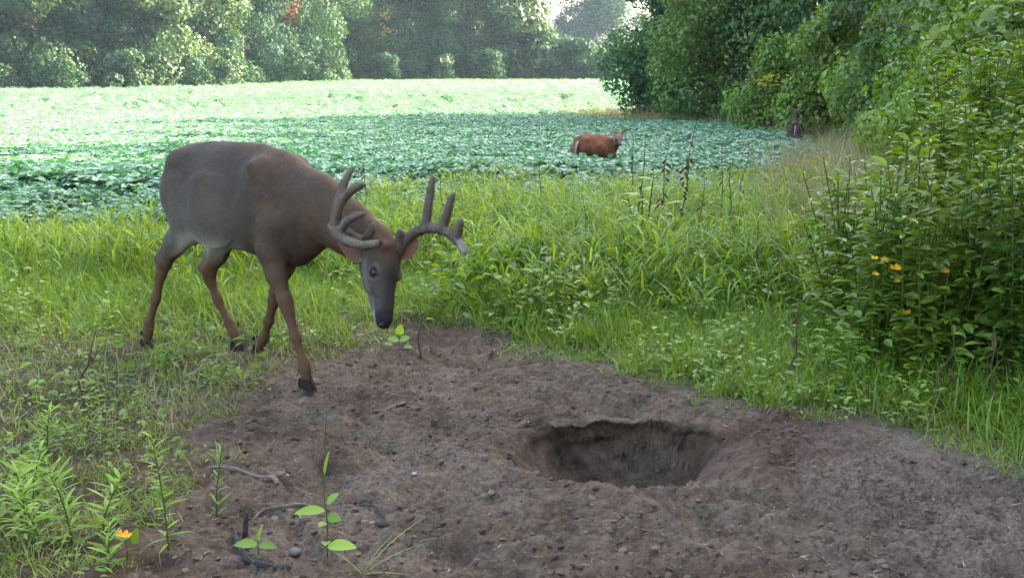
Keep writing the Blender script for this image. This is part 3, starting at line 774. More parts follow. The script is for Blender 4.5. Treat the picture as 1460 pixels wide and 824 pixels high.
class LB:
    """collects leaves and blades: vertices, faces, grey/colour tint per vertex"""
    def __init__(s): s.V = []; s.F = []; s.C = []; s.n = 0
    def add(s, V, F, c):
        s.V.append(V); s.F += [tuple(q+s.n for q in f) for f in F]; s.C.append(np.tile(np.asarray(c, float), (len(V), 1)) if np.ndim(c) < 2 else c); s.n += len(V)
    def blade(s, base, dr, L, w, bend, rs, c, seg=4, fold=.25, tw=0):
        """grass blade: starts along dr, bends over; fold gives it a mid-rib"""
        d = np.array(dr, float); d /= np.linalg.norm(d); p = np.array(base, float); out = np.array([d[0], d[1], 0]); nn = np.linalg.norm(out)
        out = out/nn if nn > 1e-3 else np.array([math.cos(tw), math.sin(tw), 0])
        side = np.array([-out[1], out[0], 0]); V = []; ang = math.atan2(d[2], math.hypot(d[0], d[1]))
        for i in range(seg+1):
            t = i/seg; ww = w*(1-t**1.6)*(.55+.9*t*(1-t)*1.6+.3) if i < seg else 0
            V += [p-side*ww/2, p+side*ww/2] if i < seg else [p]
            a = ang-bend*(t+.5/seg); p = p+(out*math.cos(a)+np.array([0, 0, math.sin(a)]))*L/seg
        F = [(2*i, 2*i+1, 2*i+3, 2*i+2) for i in range(seg-1)]+[(2*seg-2, 2*seg-1, 2*seg)]
        s.add(np.array(V), F, c)
    def leaf(s, base, ax, nrm, L, w, c, fold=.35, droop=.25, pts=((0, .0), (.25, .75), (.55, 1.0), (.82, .55))):
        """a pointed leaf with a mid-rib fold and droop"""
        ax = np.array(ax, float); ax /= np.linalg.norm(ax)+1e-9; n = np.array(nrm, float); n -= ax*(n@ax); n /= np.linalg.norm(n)+1e-9; sd = np.cross(ax, n)
        base = np.array(base, float); V = [base]; F = []
        for (t, q) in pts[1:]:
            m_ = base+ax*L*t-n*droop*L*t*t; V += [m_-sd*w*.5*q+n*fold*w*.5*q, m_, m_+sd*w*.5*q+n*fold*w*.5*q]
        V.append(base+ax*L-n*droop*L)
        k = len(pts)-1
        F += [(0, 2, 1), (0, 3, 2)]
        for i in range(k-1):
            a = 1+3*i; F += [(a, a+1, a+4, a+3), (a+1, a+2, a+5, a+4)]
        a = 1+3*(k-1); e = len(V)-1; F += [(a, a+1, e), (a+1, a+2, e)]
        s.add(np.array(V), F, c)
    def leaf4(s, base, ax, nrm, L, w, c):
        ax = np.array(ax, float); ax /= np.linalg.norm(ax)+1e-9; n = np.array(nrm, float); n -= ax*(n@ax); n /= np.linalg.norm(n)+1e-9; sd = np.cross(ax, n)
        base = np.array(base, float)
        s.add(np.array([base, base+ax*L*.45-sd*w*.5+n*w*.15, base+ax*L-n*L*.15, base+ax*L*.45+sd*w*.5+n*w*.15, ]), [(0, 3, 2, 1)], c)
    def stem(s, p, q, r, c, r2=None):
        p = np.array(p, float); q = np.array(q, float); d = q-p; d /= np.linalg.norm(d)+1e-9
        a = np.cross(d, (0, 0, 1) if abs(d[2]) < .9 else (1, 0, 0)); a /= np.linalg.norm(a); b = np.cross(d, a); r2 = r if r2 is None else r2
        V = [p+(a*math.cos(k)+b*math.sin(k))*r for k in (0, 2.09, 4.19)]+[q+(a*math.cos(k)+b*math.sin(k))*r2 for k in (0, 2.09, 4.19)]
        s.add(np.array(V), [(0, 1, 4, 3), (1, 2, 5, 4), (2, 0, 3, 5), (3, 4, 5)], c)
    def mesh(s, name, mat, smooth=False):
        V = np.concatenate(s.V); me = bpy.data.meshes.new(name); me.from_pydata(V.tolist(), [], s.F)
        if smooth: me.polygons.foreach_set('use_smooth', [True]*len(me.polygons))
        set_colour(me, np.concatenate(s.C)); me.materials.append(mat); me.update(); return me
    def obj(s, name, mat, smooth=False): return bpy.data.objects.new(name, s.mesh(name, mat, smooth))

# leaf colours are what the leaf itself has (base colour), the tint attribute varies it from leaf to leaf
M_GRASS = leaf_mat('grass_blade', (.105, .212, .022), (.172, .278, .038), .5, .3, .42, (1.7, 1.45, .5), scale=.9)
M_STRAW = leaf_mat('dry_grass', (.27, .22, .115), (.36, .30, .16), .8, .1, .25, (1.1, 1.0, .8), scale=.9)
M_SOY = leaf_mat('soybean_leaf', (.056, .155, .078), (.090, .205, .102), .38, .5, .30, (1.2, 1.45, .7), scale=.35, sheen=.30)
M_TREE = leaf_mat('tree_leaf', (.012, .038, .022), (.030, .068, .028), .6, .15, .28, (1.5, 1.5, .4), scale=.30)
M_TREE_DK = leaf_mat('tree_leaf_dark', (.052, .106, .036), (.100, .165, .046), .5, .35, .25, (1.4, 1.5, .5), scale=.4)
M_TREE_LT = leaf_mat('tree_leaf_light', (.020, .054, .024), (.044, .086, .028), .55, .35, .3, (1.5, 1.4, .4), scale=.4)
M_WOODLEAF = leaf_mat('wood_leaf', (.062, .120, .034), (.125, .190, .042), .5, .35, .28, (1.5, 1.5, .4), scale=.4)
M_WEED = leaf_mat('weed_leaf', (.100, .185, .018), (.165, .250, .026), .45, .45, .38, (1.6, 1.5, .4), scale=1.5)
M_WEED_DK = leaf_mat('weed_leaf_dark', (.082, .160, .022), (.150, .230, .028), .45, .45, .33, (1.5, 1.5, .4), scale=1.5)
M_FLOWER = leaf_mat('yellow_petal', (.75, .36, .02), (.85, .48, .03), .6, .2, .35, (1.1, 1, .5))
M_STEM = flat_mat('green_stem', (.055, .085, .018), .75, .1, 0, .4, 20)
M_DRYSTEM = flat_mat('dry_stem', (.070, .046, .030), .85, .2, 0, .4, 40)
M_BARK = flat_mat('bark', (.075, .060, .048), .9, .15, 0, .45, 12)

def grass_clump(seed, n, hmin, hmax, spread, wid, lean=.5, dry=.06, mat=None):
    rs = np.random.RandomState(seed); b = LB()
    for i in range(n):
        a = rs.uniform(0, 6.28); rr = spread*math.sqrt(rs.uniform()); ang = rs.uniform(0, 6.28)
        h_ = rs.uniform(hmin, hmax); ln = rs.uniform(.05, lean)
        c = np.array([1, 1, 1])*rs.uniform(.65, 1.3); c = c*(1.0+rs.uniform(-.12, .28), 1, 1-rs.uniform(0, .2))
        if rs.uniform() < dry: c = np.array([2.3, 1.25, 6.0])*rs.uniform(.6, 1.1)
        b.blade((rr*math.cos(a), rr*math.sin(a), -.01), (math.cos(ang)*ln, math.sin(ang)*ln, 1), h_, wid*rs.uniform(.6, 1.25), rs.uniform(.3, 1.7), rs, c)
    return b.obj('grass_kind', mat or M_GRASS)

def foxtail_clump(seed, n, h0, h1, spread, wid):
    """taller grass: stalks with long arching leaves set along them"""
    rs = np.random.RandomState(seed); b = LB()
    for i in range(n):
        a = rs.uniform(0, 6.28); rr = spread*math.sqrt(rs.uniform()); base = np.array([rr*math.cos(a), rr*math.sin(a), -.01])
        h_ = rs.uniform(h0, h1); la = rs.uniform(0, 6.28); ln = rs.uniform(0, .25); top = base+np.array([math.cos(la)*ln*h_, math.sin(la)*ln*h_, h_*.8])
        c = np.array([1, 1, 1])*rs.uniform(.7, 1.25)*(1.0+rs.uniform(-.1, .25), 1, .9)
        b.stem(base, top, .0016, c*.9, .001)
        for k in range(rs.randint(3, 6)):
            t = rs.uniform(.1, .95); an = rs.uniform(0, 6.28)
            b.blade(base+(top-base)*t, (math.cos(an)*.6, math.sin(an)*.6, 1), h_*rs.uniform(.35, .6), wid*rs.uniform(.7, 1.3), rs.uniform(.8, 2.0), rs, c*rs.uniform(.85, 1.2))
    return b.obj('tall_grass_kind', M_GRASS)

def forb_clump(seed, n, h_, r_, L, w):
    """small broad-leaved weeds"""
    rs = np.random.RandomState(seed); b = LB()
    for i in range(n):
        a = rs.uniform(0, 6.28); rr = r_*math.sqrt(rs.uniform()); z = rs.uniform(.1, 1)*h_
        an = rs.uniform(0, 6.28); c = np.array([1, 1, 1])*rs.uniform(.7, 1.3)
        b.leaf((rr*math.cos(a), rr*math.sin(a), z), (math.cos(an), math.sin(an), rs.uniform(-.1, .7)), (rs.normal(0, .3), rs.normal(0, .3), 1), L*rs.uniform(.6, 1.2), w*rs.uniform(.6, 1.2), c)
    return b.obj('forb_kind', M_WEED)

def soy_plant(seed, h_, r_, n, L):
    rs = np.random.RandomState(seed); b = LB()
    for i in range(n):
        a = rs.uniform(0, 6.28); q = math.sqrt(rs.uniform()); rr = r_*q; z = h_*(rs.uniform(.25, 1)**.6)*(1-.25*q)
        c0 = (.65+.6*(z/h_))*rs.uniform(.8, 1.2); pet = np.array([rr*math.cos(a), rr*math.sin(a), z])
        az = rs.uniform(0, 6.28); el = rs.uniform(-.15, .5)
        n_ = np.array([rs.normal(0, .38), rs.normal(0, .38), 1])
        for k in (-1, 0, 1):
            an = az+k*1.25; d = (math.cos(an), math.sin(an), el-.1)
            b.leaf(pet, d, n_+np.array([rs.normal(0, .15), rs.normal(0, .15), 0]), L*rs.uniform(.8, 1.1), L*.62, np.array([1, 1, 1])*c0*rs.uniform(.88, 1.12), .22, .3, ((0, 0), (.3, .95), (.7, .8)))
        if i % 5 == 0: b.stem((rr*.3*math.cos(a), rr*.3*math.sin(a), 0), pet, .003, (.7, .7, .7), .0015)
    return b.obj('soybean_kind', M_SOY)
RS = np.random.RandomState(11)
def wedge(n, y0, y1, marg=1.2, slope=.56, power=1.0):
    """n random spots in the view's reach between two distances, even per square metre"""
    u = RS.uniform(0, 1, n); y = np.sqrt(y0*y0+u*(y1*y1-y0*y0)); x = RS.uniform(-1, 1, n)*(slope*y+marg)
    return x, y
def soy_edge_near(x): return np.interp(x, [-12, -6, -3, -1.5, .5, 2.5, 4.5, 8], [10.6, 10.9, 11.8, 13.2, 14.2, 14.8, 13.6, 13])
def soy_edge_right(y): return np.interp(y, [10, 14, 20, 26, 33, 40, 45, 52, 60, 140], [3.2, 3.75, 5.3, 6.75, 8.0, 6.6, 3.6, 2.6, 30, 60])
def in_soy(x, y): return (y > soy_edge_near(x)+.5*fbm(x*.9, y*.9, 2, 91)) & (x < soy_edge_right(y)+.35*fbm(x*.7, y*.7, 2, 92))
def place(x, y, sink=0): return np.stack([x, y, height(x, y)-sink], 1)

# soybeans: thousands of plants that read as one canopy
def smooth_h(x, y): return height(x, y)
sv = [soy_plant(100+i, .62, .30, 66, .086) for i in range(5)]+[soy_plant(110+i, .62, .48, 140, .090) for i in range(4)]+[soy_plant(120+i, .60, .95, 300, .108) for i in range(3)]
P_ = []; I_ = []; S_ = []
for (n, y0, y1, ids, s0, s1) in ((4200, 10, 22, (0, 5), .85, 1.15), (7000, 21, 46, (5, 9), .85, 1.15), (14500, 45, 112, (9, 12), .9, 1.2)):
    x, y = wedge(n, y0, y1, 2.5); m = in_soy(x, y)
    m &= ~((y > 76+.0*x) & (x < -34)) if False else m
    for (ox, oy) in ((1.21, 16.1), (6.95, 26)): m &= ((x-ox)**2+(y-oy)**2 > .24**2)
    x, y = x[m], y[m]; s_ = RS.uniform(s0, s1, len(x))*(1+.12*fbm(x*.3, y*.3, 2, 95))
    P_.append(place(x, y)); I_.append(RS.randint(ids[0], ids[1], len(x))); S_.append(s_)
P_, I_, S_ = np.concatenate(P_), np.concatenate(I_), np.concatenate(S_)
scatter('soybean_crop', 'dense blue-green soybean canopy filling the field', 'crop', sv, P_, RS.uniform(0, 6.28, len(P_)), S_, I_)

# grasses
gv = [grass_clump(200+i, 20, .025, .10, .07, .0042, 1.3, .14) for i in range(4)]            # 0-3 short turf
gv += [grass_clump(210+i, 16, .10, .25, .08, .0065, .8) for i in range(5)]           # 4-8 medium
gv += [foxtail_clump(220+i, 9, .26, .48, .11, .0095) for i in range(5)]              # 9-13 tall leafy
gv += [forb_clump(230+i, 22, .14+.06*i, .10, .034+.008*i, .015+.004*i) for i in range(4)]               # 14-17 small weeds
gv += [grass_clump(240+i, 12, .25, .52, .09, .007, .5, .10) for i in range(3)]      # 18-20 tall thin
gv += [grass_clump(250+i, 12, .05, .16, .08, .004, 1.5, 1.0, M_STRAW) for i in range(2)]   # 21-22 low dry thatch
gv += [grass_clump(255+i, 14, .45, .85, .12, .008, .35, .5, M_STRAW) for i in range(3)]    # 23-25 tall tan grass
for v in gv[21:26]:
    c = v.data.color_attributes['tint']
    a = np.ones((len(v.data.vertices), 4), np.float32); q = RS.uniform(.55, 1.15, len(a))[:, None]; a[:, :3] = q; c.data.foreach_set('color', a.ravel())
x, y = wedge(34000, 2.3, 8.0, .8); sd = dirt_sd(x, y)+.22*fbm(x*3, y*3, 3, 12)+.10*vn2(x*9, y*9, 13)
left = x < -.5
dens = smst(-sd, -.06, .20)
thin = np.where(left & (y < 6.5), .48+.42*smst(fbm(x*1.8, y*1.8, 3, 97), -.12, .3)+.1*smst(y, 5, 6.5)+.5*smst(3.7-y, 0, .6), 1.0)
thin = np.where((x > .3), 1.0, thin)
m = RS.uniform(0, 1, len(x)) < dens*thin*.80; x, y, sd = x[m], y[m], sd[m]
k = RS.uniform(0, 1, len(x)); tall = smst(y-np.where(x < -.3, 1.2, 0)-RS.normal(0, .5, len(x)), 5.6, 7.6)*smst(-sd, .25, .6)
nf = len(x); idx = RS.randint(0, 4, nf)
med = smst(-sd, .05, .5)*np.where(left_ := (x < -.5), smst(y, 4.6, 6.8), 1.0)
idx = np.where(k < med*.75, RS.randint(4, 9, nf), idx); idx = np.where((k < tall*.38), RS.randint(9, 14, nf), idx)
k2 = RS.uniform(0, 1, nf); fo = smst(fbm(x*1.1, y*1.1, 2, 99), -.1, .4)
idx = np.where(k2 < .03+.07*fo, np.where(left_, RS.randint(14, 16, nf), RS.randint(14, 18, nf)), idx)
idx = np.where(k2 > 1-np.where(left_ & (y < 6), .26, .05), RS.randint(21, 23, nf), idx)
hs = 1+.35*fbm(x*.9, y*.9, 2, 101)
A_ = (place(x, y), idx, RS.uniform(.7, 1.25, nf)*hs*np.where(left_ & (y < 5.5), .85, 1.0))
x, y = wedge(17000, 7.6, 17.5, .8); m = ~in_soy(x, y-.5) | (RS.uniform(0, 1, len(x)) < .25*smst(x, -2, -.5)); m &= (y < soy_edge_near(x)+2.0) | (x > soy_edge_right(y)-.4); x, y = x[m], y[m]; nf = len(x)
k = RS.uniform(0, 1, nf); idx = RS.randint(4, 9, nf); lf = smst(-x, .5, 3)
idx = np.where(k < .62-.30*lf, RS.randint(9, 14, nf), idx); idx = np.where(k > .90, RS.randint(18, 21, nf), idx); idx = np.where((k > .70) & (k < .90), RS.randint(14, 18, nf), idx)
idx = np.where(RS.uniform(0, 1, nf) < .30*smst(x-.27*y, -.3, .8), RS.randint(23, 26, nf), idx)
B_ = (place(x, y), idx, RS.uniform(.75, 1.3, nf)*(1-.30*lf)*(1+.3*fbm(x*.6, y*.6, 2, 103)))
x = RS.uniform(1.2, 9.5, 9000); y = RS.uniform(6.5, 24, 9000); m = (x > .255*y-.1+.3*fbm(x, y, 2, 77)) & (x < .36*y) & ((x > soy_edge_right(y)-.2) | (y < soy_edge_near(x))); x, y = x[m], y[m]; nf = len(x)
idx = RS.choice([9, 10, 11, 12, 13, 18, 19, 20, 23, 24], nf); C3 = (place(x, y), idx, RS.uniform(1.0, 1.65, nf)*np.where((np.abs(x-y*.2673) < .42) & (y > 19), .35, 1))
Pg = np.concatenate([A_[0], B_[0], C3[0]]); Ig = np.concatenate([A_[1], B_[1], C3[1]]); Sg = np.concatenate([A_[2], B_[2], C3[2]])
hp = buck.location
for (lx, ly) in ((-.55, -.12), (-.14, .12), (.01, .13), (.64, -.13)):      # grass trodden down round the buck's hooves
    wx_ = hp.x+lx*.7986+ly*.6018; wy_ = hp.y-lx*.6018+ly*.7986
    dd = np.hypot(Pg[:, 0]-wx_, Pg[:, 1]-wy_); Sg = np.where(dd < .16, Sg*.55, Sg)
scatter('meadow_grass', 'bright green grass and small weeds around the bare dirt', 'grass', gv, Pg, RS.uniform(0, 6.28, len(Pg)), Sg, Ig, RS.normal(0, .12, (len(Pg), 2)))

# a few soybeans straggling into the grass
x, y = wedge(2600, 8.5, 17, .8); m = (y > soy_edge_near(x)-3.6) & (y < soy_edge_near(x)+.3) & (x < soy_edge_right(y)) & (x > -9) & (RS.uniform(0, 1, len(x)) < smst(y-soy_edge_near(x), -3.8, 0)); x, y = x[m], y[m]
scatter('straggling_soybeans', 'scattered soybeans growing among the grass at the field edge', 'crop', sv[:5], place(x, y), RS.uniform(0, 6, len(x)), RS.uniform(.5, .85, len(x)), RS.randint(0, 5, len(x)))
# tan strip between crop and shrubs, and tall grass at the foot of the wood and the far treeline
x, y = wedge(14000, 13, 52, 1.0); er = soy_edge_right(y)
m = (x > er-.3) & (x < er+np.interp(y, [13, 26, 33, 45, 52], [2.2, 2.6, 3.5, 6.5, 7])) & (y < 52); x, y = x[m], y[m]; nf = len(x)
k = RS.uniform(0, 1, nf); tn = smst(fbm(x*.5, y*.35, 2, 105), -.25, .25)
idx = np.where(k < .30+.25*tn, RS.randint(23, 26, nf), np.where(k < .75, RS.randint(18, 21, nf), RS.randint(9, 14, nf)))
sc1 = RS.uniform(.9, 1.4, nf)*np.where(y > 28, 1.35, 1)
q_ = (np.abs(x-y*.2673) < .42) & (y > 21) & (y < 26.6); idx = np.where(q_, RS.randint(4, 9, nf), idx); sc1 = np.where(q_, .8, sc1)
P1 = place(x, y)
x = np.concatenate([RS.uniform(-52, 4, 2600), RS.uniform(-10, 40, 1500)]); y = far_line(x)-RS.uniform(.5, 3.0, len(x)) if 'far_line' in globals() else np.interp(x, [-60, -40, -28, -21, -17, 40], [80, 82, 89, 101, 114, 124])-RS.uniform(.3, 2.4, len(x))
nf = len(x); P2 = place(x, y); i2 = RS.choice([9, 10, 11, 12, 18, 13], nf); s2 = RS.uniform(.9, 1.7, nf)
Pt, It, St = np.concatenate([P1, P2]), np.concatenate([idx, i2]), np.concatenate([sc1, s2])
scatter('tall_meadow_grass', 'tall tan and green grass along the wood and far treeline', 'grass', gv, Pt, RS.uniform(0, 6.28, len(Pt)), St, It, RS.normal(0, .1, (len(Pt), 2)))

# crumbs of earth, chips and straw lying on the dirt
def clod(seed, flat=.6):
    v, f = ellipsoid_mesh((0, 0, 0), (1, 1, flat), None, 8, 6); n_ = vnoise3(v*1.3+seed*7.7, seed); v = v*(1+.38*n_)[:, None]
    me = mesh_py('clod_kind', v, f, smooth=False); me.materials.append(M_CLOD); return bpy.data.objects.new('clod_kind', me)
def clod_mat():
    m, t, out = new_mat('earth_clod'); b = nd(t, 'ShaderNodeBsdfPrincipled'); b.inputs['Roughness'].default_value = .92; b.inputs['Specular IOR Level'].default_value = .15
    oi = nd(t, 'ShaderNodeObjectInfo'); cr = nd(t, 'ShaderNodeValToRGB'); e = cr.color_ramp; e.elements[0].color = (.055, .038, .027, 1); e.elements[1].color = (.15, .112, .082, 1)
    q = e.elements.new(.45); q.color = (.085, .060, .042, 1); q = e.elements.new(.8); q.color = (.105, .078, .057, 1)
    t.links.new(oi.outputs['Random'], cr.inputs[0]); t.links.new(cr.outputs[0], b.inputs['Base Color'])
    tc = nd(t, 'ShaderNodeTexCoord'); n = nd(t, 'ShaderNodeTexNoise'); n.inputs['Scale'].default_value = 3; n.inputs['Detail'].default_value = 5; t.links.new(tc.outputs['Object'], n.inputs['Vector'])
    bp = nd(t, 'ShaderNodeBump'); bp.inputs['Strength'].default_value = .8; bp.inputs['Distance'].default_value = .003; t.links.new(n.outputs[0], bp.inputs['Height']); t.links.new(bp.outputs[0], b.inputs['Normal'])
    t.links.new(b.outputs[0], out.inputs[0]); return m
M_CLOD = clod_mat()
M_CHIP = flat_mat('straw_chip', (.24, .185, .13), .85, .15, 0, .6, 5)
cv = [clod(i) for i in range(6)]
for i in range(3):
    b = LB(); b.blade((0, 0, 0), (1, .1, .08), 1.0, .16, .12, RS, (1, 1, 1), 3); me = b.mesh('chip_kind', M_CHIP); cv.append(bpy.data.objects.new('clod_kind.9', me))
n = 24000; x = RS.uniform(-1.9, 2.3, n); y = 2.3+3.4*RS.uniform(0, 1, n)**1.25; sd = dirt_sd(x, y)+.1*fbm(x*5, y*5, 2, 12)
hr = np.hypot((x-HX)/.42, (y-HY)/.40)
m = (sd > -.06) & (RS.uniform(0, 1, n) < np.where(hr < 1.0, .25, .6+.5*fbm(x*3, y*3, 2, 107))); x, y = x[m], y[m]; n = len(x)
z = height_fine(x, y); s_ = .003+.012*RS.uniform(0, 1, n)**4.5; s_ = np.where(hr[m] < 1.05, s_*.6, s_)
idx = RS.randint(0, 6, n); ch = RS.uniform(0, 1, n) < .10; idx = np.where(ch, RS.randint(6, 9, n), idx); s3 = np.stack([s_, s_*RS.uniform(.6, 1, n), s_*RS.uniform(.4, .8, n)], 1); s3[ch] = (RS.uniform(.012, .035, n)[:, None]*np.ones(3))[ch]
y_ = dirt_shift(x, y, z)
scatter('loose_dirt', 'loose crumbs of earth and straw chips strewn over the bare dirt', 'dirt', cv, np.stack([x, y_, z+s_*.15], 1), RS.uniform(0, 6.28, n), s3, idx, RS.normal(0, .25, (n, 2)))
# ------------------------------------------------------------------ trees
def crown_mesh(name, seed, h0, h1, r, nl, lr, leaf, per, mat, squash=.8, taper=.35, extra=None):
    """many leaf faces spread over uneven lobes of foliage; extra = (centre, radius, colour multiplier)"""
    rs = np.random.RandomState(seed); V = []; C = []
    for i in range(nl):
        t = (i+rs.uniform())/nl; z = h0+(h1-h0)*t; prof = math.sin(math.pi*min(1, .16+t*.86))**.6*(1-taper*t)
        a = rs.uniform(0, 6.28); q = rs.uniform(.45, 1.0) if i % 4 else rs.uniform(0, .4)
        c = np.array([r*prof*q*math.cos(a), r*prof*q*math.sin(a), z]); R_ = lr*rs.uniform(.6, 1.25)*(1-.25*t)
        n = int(per*(R_/lr)**2); d = rs.normal(0, 1, (n, 3)); d /= np.linalg.norm(d, axis=1)[:, None]
        rad = R_*(1-.55*rs.uniform(0, 1, n)**2.2)*(1+.22*vnoise3(d*2.6+seed+i*3.1, seed))
        p = c+d*rad[:, None]*np.array([1, 1, squash]); p[:, 2] -= .12*R_*rs.uniform(0, 1, n)
        nn = d+rs.normal(0, .55, (n, 3))+np.array([0, 0, .5]); nn /= np.linalg.norm(nn, axis=1)[:, None]
        ax = np.cross(nn, rs.normal(0, 1, (n, 3))); ax[:, 2] -= .35; ax /= np.linalg.norm(ax, axis=1)[:, None]
        sd = np.cross(ax, nn); L = leaf*rs.uniform(.6, 1.4, n)[:, None]; W = L*rs.uniform(.45, .75, n)[:, None]
        V.append(np.stack([p-ax*L*.5, p+sd*W*.5+nn*W*.12, p+ax*L*.5-nn*L*.15, p-sd*W*.5+nn*W*.12], 1).reshape(-1, 3))
        tone = rs.uniform(.72, 1.28); hue = rs.uniform(-.12, .16)
        cc = np.tile(np.array([1+hue, 1.0, 1-hue*.5])*tone, (n, 1))*rs.uniform(.7, 1.35, n)[:, None]
        if extra is not None:
            for (ec, er, mul) in extra:
                w_ = np.linalg.norm(p-np.array(ec), axis=1) < er*(1+.3*rs.normal(0, 1, n)); cc[w_] = np.array(mul)
        C.append(np.repeat(cc, 4, 0))
    V = np.concatenate(V); me = mesh_np(name, V, np.arange(len(V)).reshape(-1, 4), smooth=False)
    set_colour(me, np.concatenate(C)); me.materials.append(mat); return me

def trunk_mesh(seed, h, r, reach, n=6, up=.25):
    rs = np.random.RandomState(seed); parts = []
    pts = [(0, 0, -.3)]; x = y = 0
    for k in range(1, 6): x += rs.normal(0, .03*h/5); y += rs.normal(0, .03*h/5); pts.append((x, y, h*k/5))
    parts.append(tube_mesh(pts, [r*1.35, r, r*.82, r*.62, r*.4, r*.12], seg=8, sub=2, lump=.06, seed=seed))
    for i in range(n):
        t = up+(.9-up)*i/n; q = np.interp(t*5, range(6), [p[0] for p in pts]), np.interp(t*5, range(6), [p[1] for p in pts]), t*h
        a = rs.uniform(0, 6.28); L = reach*rs.uniform(.5, .95)
        e = [q, (q[0]+math.cos(a)*L*.35, q[1]+math.sin(a)*L*.35, q[2]+L*.22), (q[0]+math.cos(a+.2)*L*.7, q[1]+math.sin(a+.2)*L*.7, q[2]+L*.4), (q[0]+math.cos(a+.1)*L, q[1]+math.sin(a+.1)*L, q[2]+L*.48)]
        rr = r*(1-t)*.6+.02; parts.append(tube_mesh(e, [rr, rr*.7, rr*.45, rr*.2], seg=5, sub=2, seed=i))
    v, f = join_meshes(parts); me = mesh_py('trunk', v, f, smooth=True); me.materials.append(M_BARK); return me

def tree(name, label, cat, x, y, rz, s, cm, tm, group, sink=.1):
    e = link(bpy.data.objects.new(name, None)); e.location = (x, y, float(height(np.array([x]), np.array([y]))[0])-sink); e.rotation_euler = (0, 0, rz)
    e.scale = s if isinstance(s, tuple) else (s, s, s); e['label'] = label; e['category'] = cat; e['group'] = group
    link(bpy.data.objects.new('trunk', tm), e); link(bpy.data.objects.new('crown', cm), e); return e

ORD = ['first', 'second', 'third', 'fourth', 'fifth', 'sixth', 'seventh', 'eighth', 'ninth', 'tenth', 'eleventh', 'twelfth', 'thirteenth', 'fourteenth', 'fifteenth', 'sixteenth', 'seventeenth', 'eighteenth',
       'nineteenth', 'twentieth', 'twenty-first', 'twenty-second', 'twenty-third', 'twenty-fourth', 'twenty-fifth', 'twenty-sixth', 'twenty-seventh', 'twenty-eighth']
RT = random.Random(5)
far_cm = [crown_mesh('crown', 300+i, 1.0, 15, 3.9, 34, 1.75, .27, 850, (M_TREE, M_TREE_LT, M_TREE, M_TREE_LT, M_TREE)[i], .85) for i in range(5)]
far_tm = [trunk_mesh(310+i, 14, .22, 2.2) for i in range(2)]
bush_cm = [crown_mesh('crown', 320+i, .3, 4.2, 2.3, 12, 1.3, .30, 420, (M_TREE_LT, M_TREE)[i], .8) for i in range(2)]
bush_tm = trunk_mesh(330, 3.6, .09, 2.0, 5, .1)
# front rank of the far treeline, left to right: picture column 0..850 read back to places on the ground
FL_PX = [-60, 0, 55, 95, 140, 185, 228, 270, 312, 352, 392, 430, 468, 505, 545, 583, 622, 660, 697, 733]
FL_D = [84, 84, 83, 86, 85, 88, 88, 91, 93, 97, 102, 107, 114, 119, 120, 121, 122, 122, 124, 126]
kinds = [3, 0, 1, 2, 4, 0, 3, 1, 0, 2, 4, 0, 2, 3, 1, 4, 0, 2, 1, 3]
extra_at = {3: ('with a red patch', [((-1.0, -3.4, 6.4), 1.5, (11, 1.0, 1.3))]), 4: ('yellowing low on its right', [((2.0, -3.4, 2.6), 1.5, (5.0, 2.6, .7))]),
            9: ('with a yellow-green spray', [((0, -3.8, 5.8), 1.4, (6.5, 3.2, .5))]), 14: ('with an orange-yellow patch', [((.6, -3.8, 7.6), 1.5, (17, 5.2, 1.2))]),
            11: ('with a faint red patch', [((-.5, -3.7, 7.0), 1.3, (7, 1.0, 1.0))])}
tone = {0: 'dark green', 1: 'pale green', 2: 'dark green', 3: 'pale green', 4: 'dark green'}
for i, (px, D) in enumerate(zip(FL_PX, FL_D)):
    cm = far_cm[kinds[i]]; ex = extra_at.get(i)
    rz = RT.uniform(0, 6.28)
    if ex:
        cm = crown_mesh('crown', 300+kinds[i], 1.0, 15, 3.9, 34, 1.75, .27, 850, (M_TREE, M_TREE_LT, M_TREE, M_TREE_LT, M_TREE)[kinds[i]], .85, extra=ex[1]); rz = 0
    lab = '%s tree%s, %s from the left in the far treeline' % (tone[kinds[i]], (' '+ex[0]) if ex else '', ORD[i])
    s = RT.uniform(.86, 1.12)
    tree('broadleaf_tree', lab, 'tree', (px-730)/1497*D, D+1.5, rz, (s, s, s*RT.uniform(.95, 1.15)*(.86 if i > 17 else 1)), cm, far_tm[i % 2], 'front rank of the far treeline')
# bushes at the foot of that treeline, and where it steps down before the sky gap
bp_ = [(20, 83, .8), (118, 83, .7), (205, 86, .8), (292, 90, .75), (338, 93, .6), (455, 110, .9), (490, 114, .7), (560, 118, .8), (640, 120, .75), (700, 121, .9)]
for i, (px, D, s) in enumerate(bp_):
    tree('bush', 'leafy bush at the foot of the far treeline, %s from the left' % ORD[i], 'bush', (px-730)/1497*D, D-1.8, RT.uniform(0, 6), s, bush_cm[i % 2], bush_tm, 'bushes at the foot of the far treeline')
for i, (px, D, s) in enumerate([(757, 127, 2.25), (778, 126, 1.45), (802, 124, 1.2), (826, 123, 1.2), (850, 125, .95), (878, 124, 1.0)]):
    tree('bush', 'sunlit bush below the sky gap in the far treeline, %s from the left' % ORD[i], 'bush', (px-730)/1497*D, D, RT.uniform(0, 6), s, bush_cm[i % 2], bush_tm, 'bushes stepping down beside the sky gap')
for i, (px, D, s) in enumerate([(745, 205, 1.2), (775, 210, .80), (797, 214, .90), (820, 206, .84), (840, 212, 1.5), (872, 208, 1.5)]):
    tree('distant_tree', 'hazy blue-green tree far behind the bushes, %s from the left under the sky gap' % ORD[i], 'tree', (px-730)/1497*D, D, RT.uniform(0, 6), (s*1.3, s*1.3, s), far_cm[(i*2+2) % 5], far_tm[0], 'hazy trees below the sky gap')
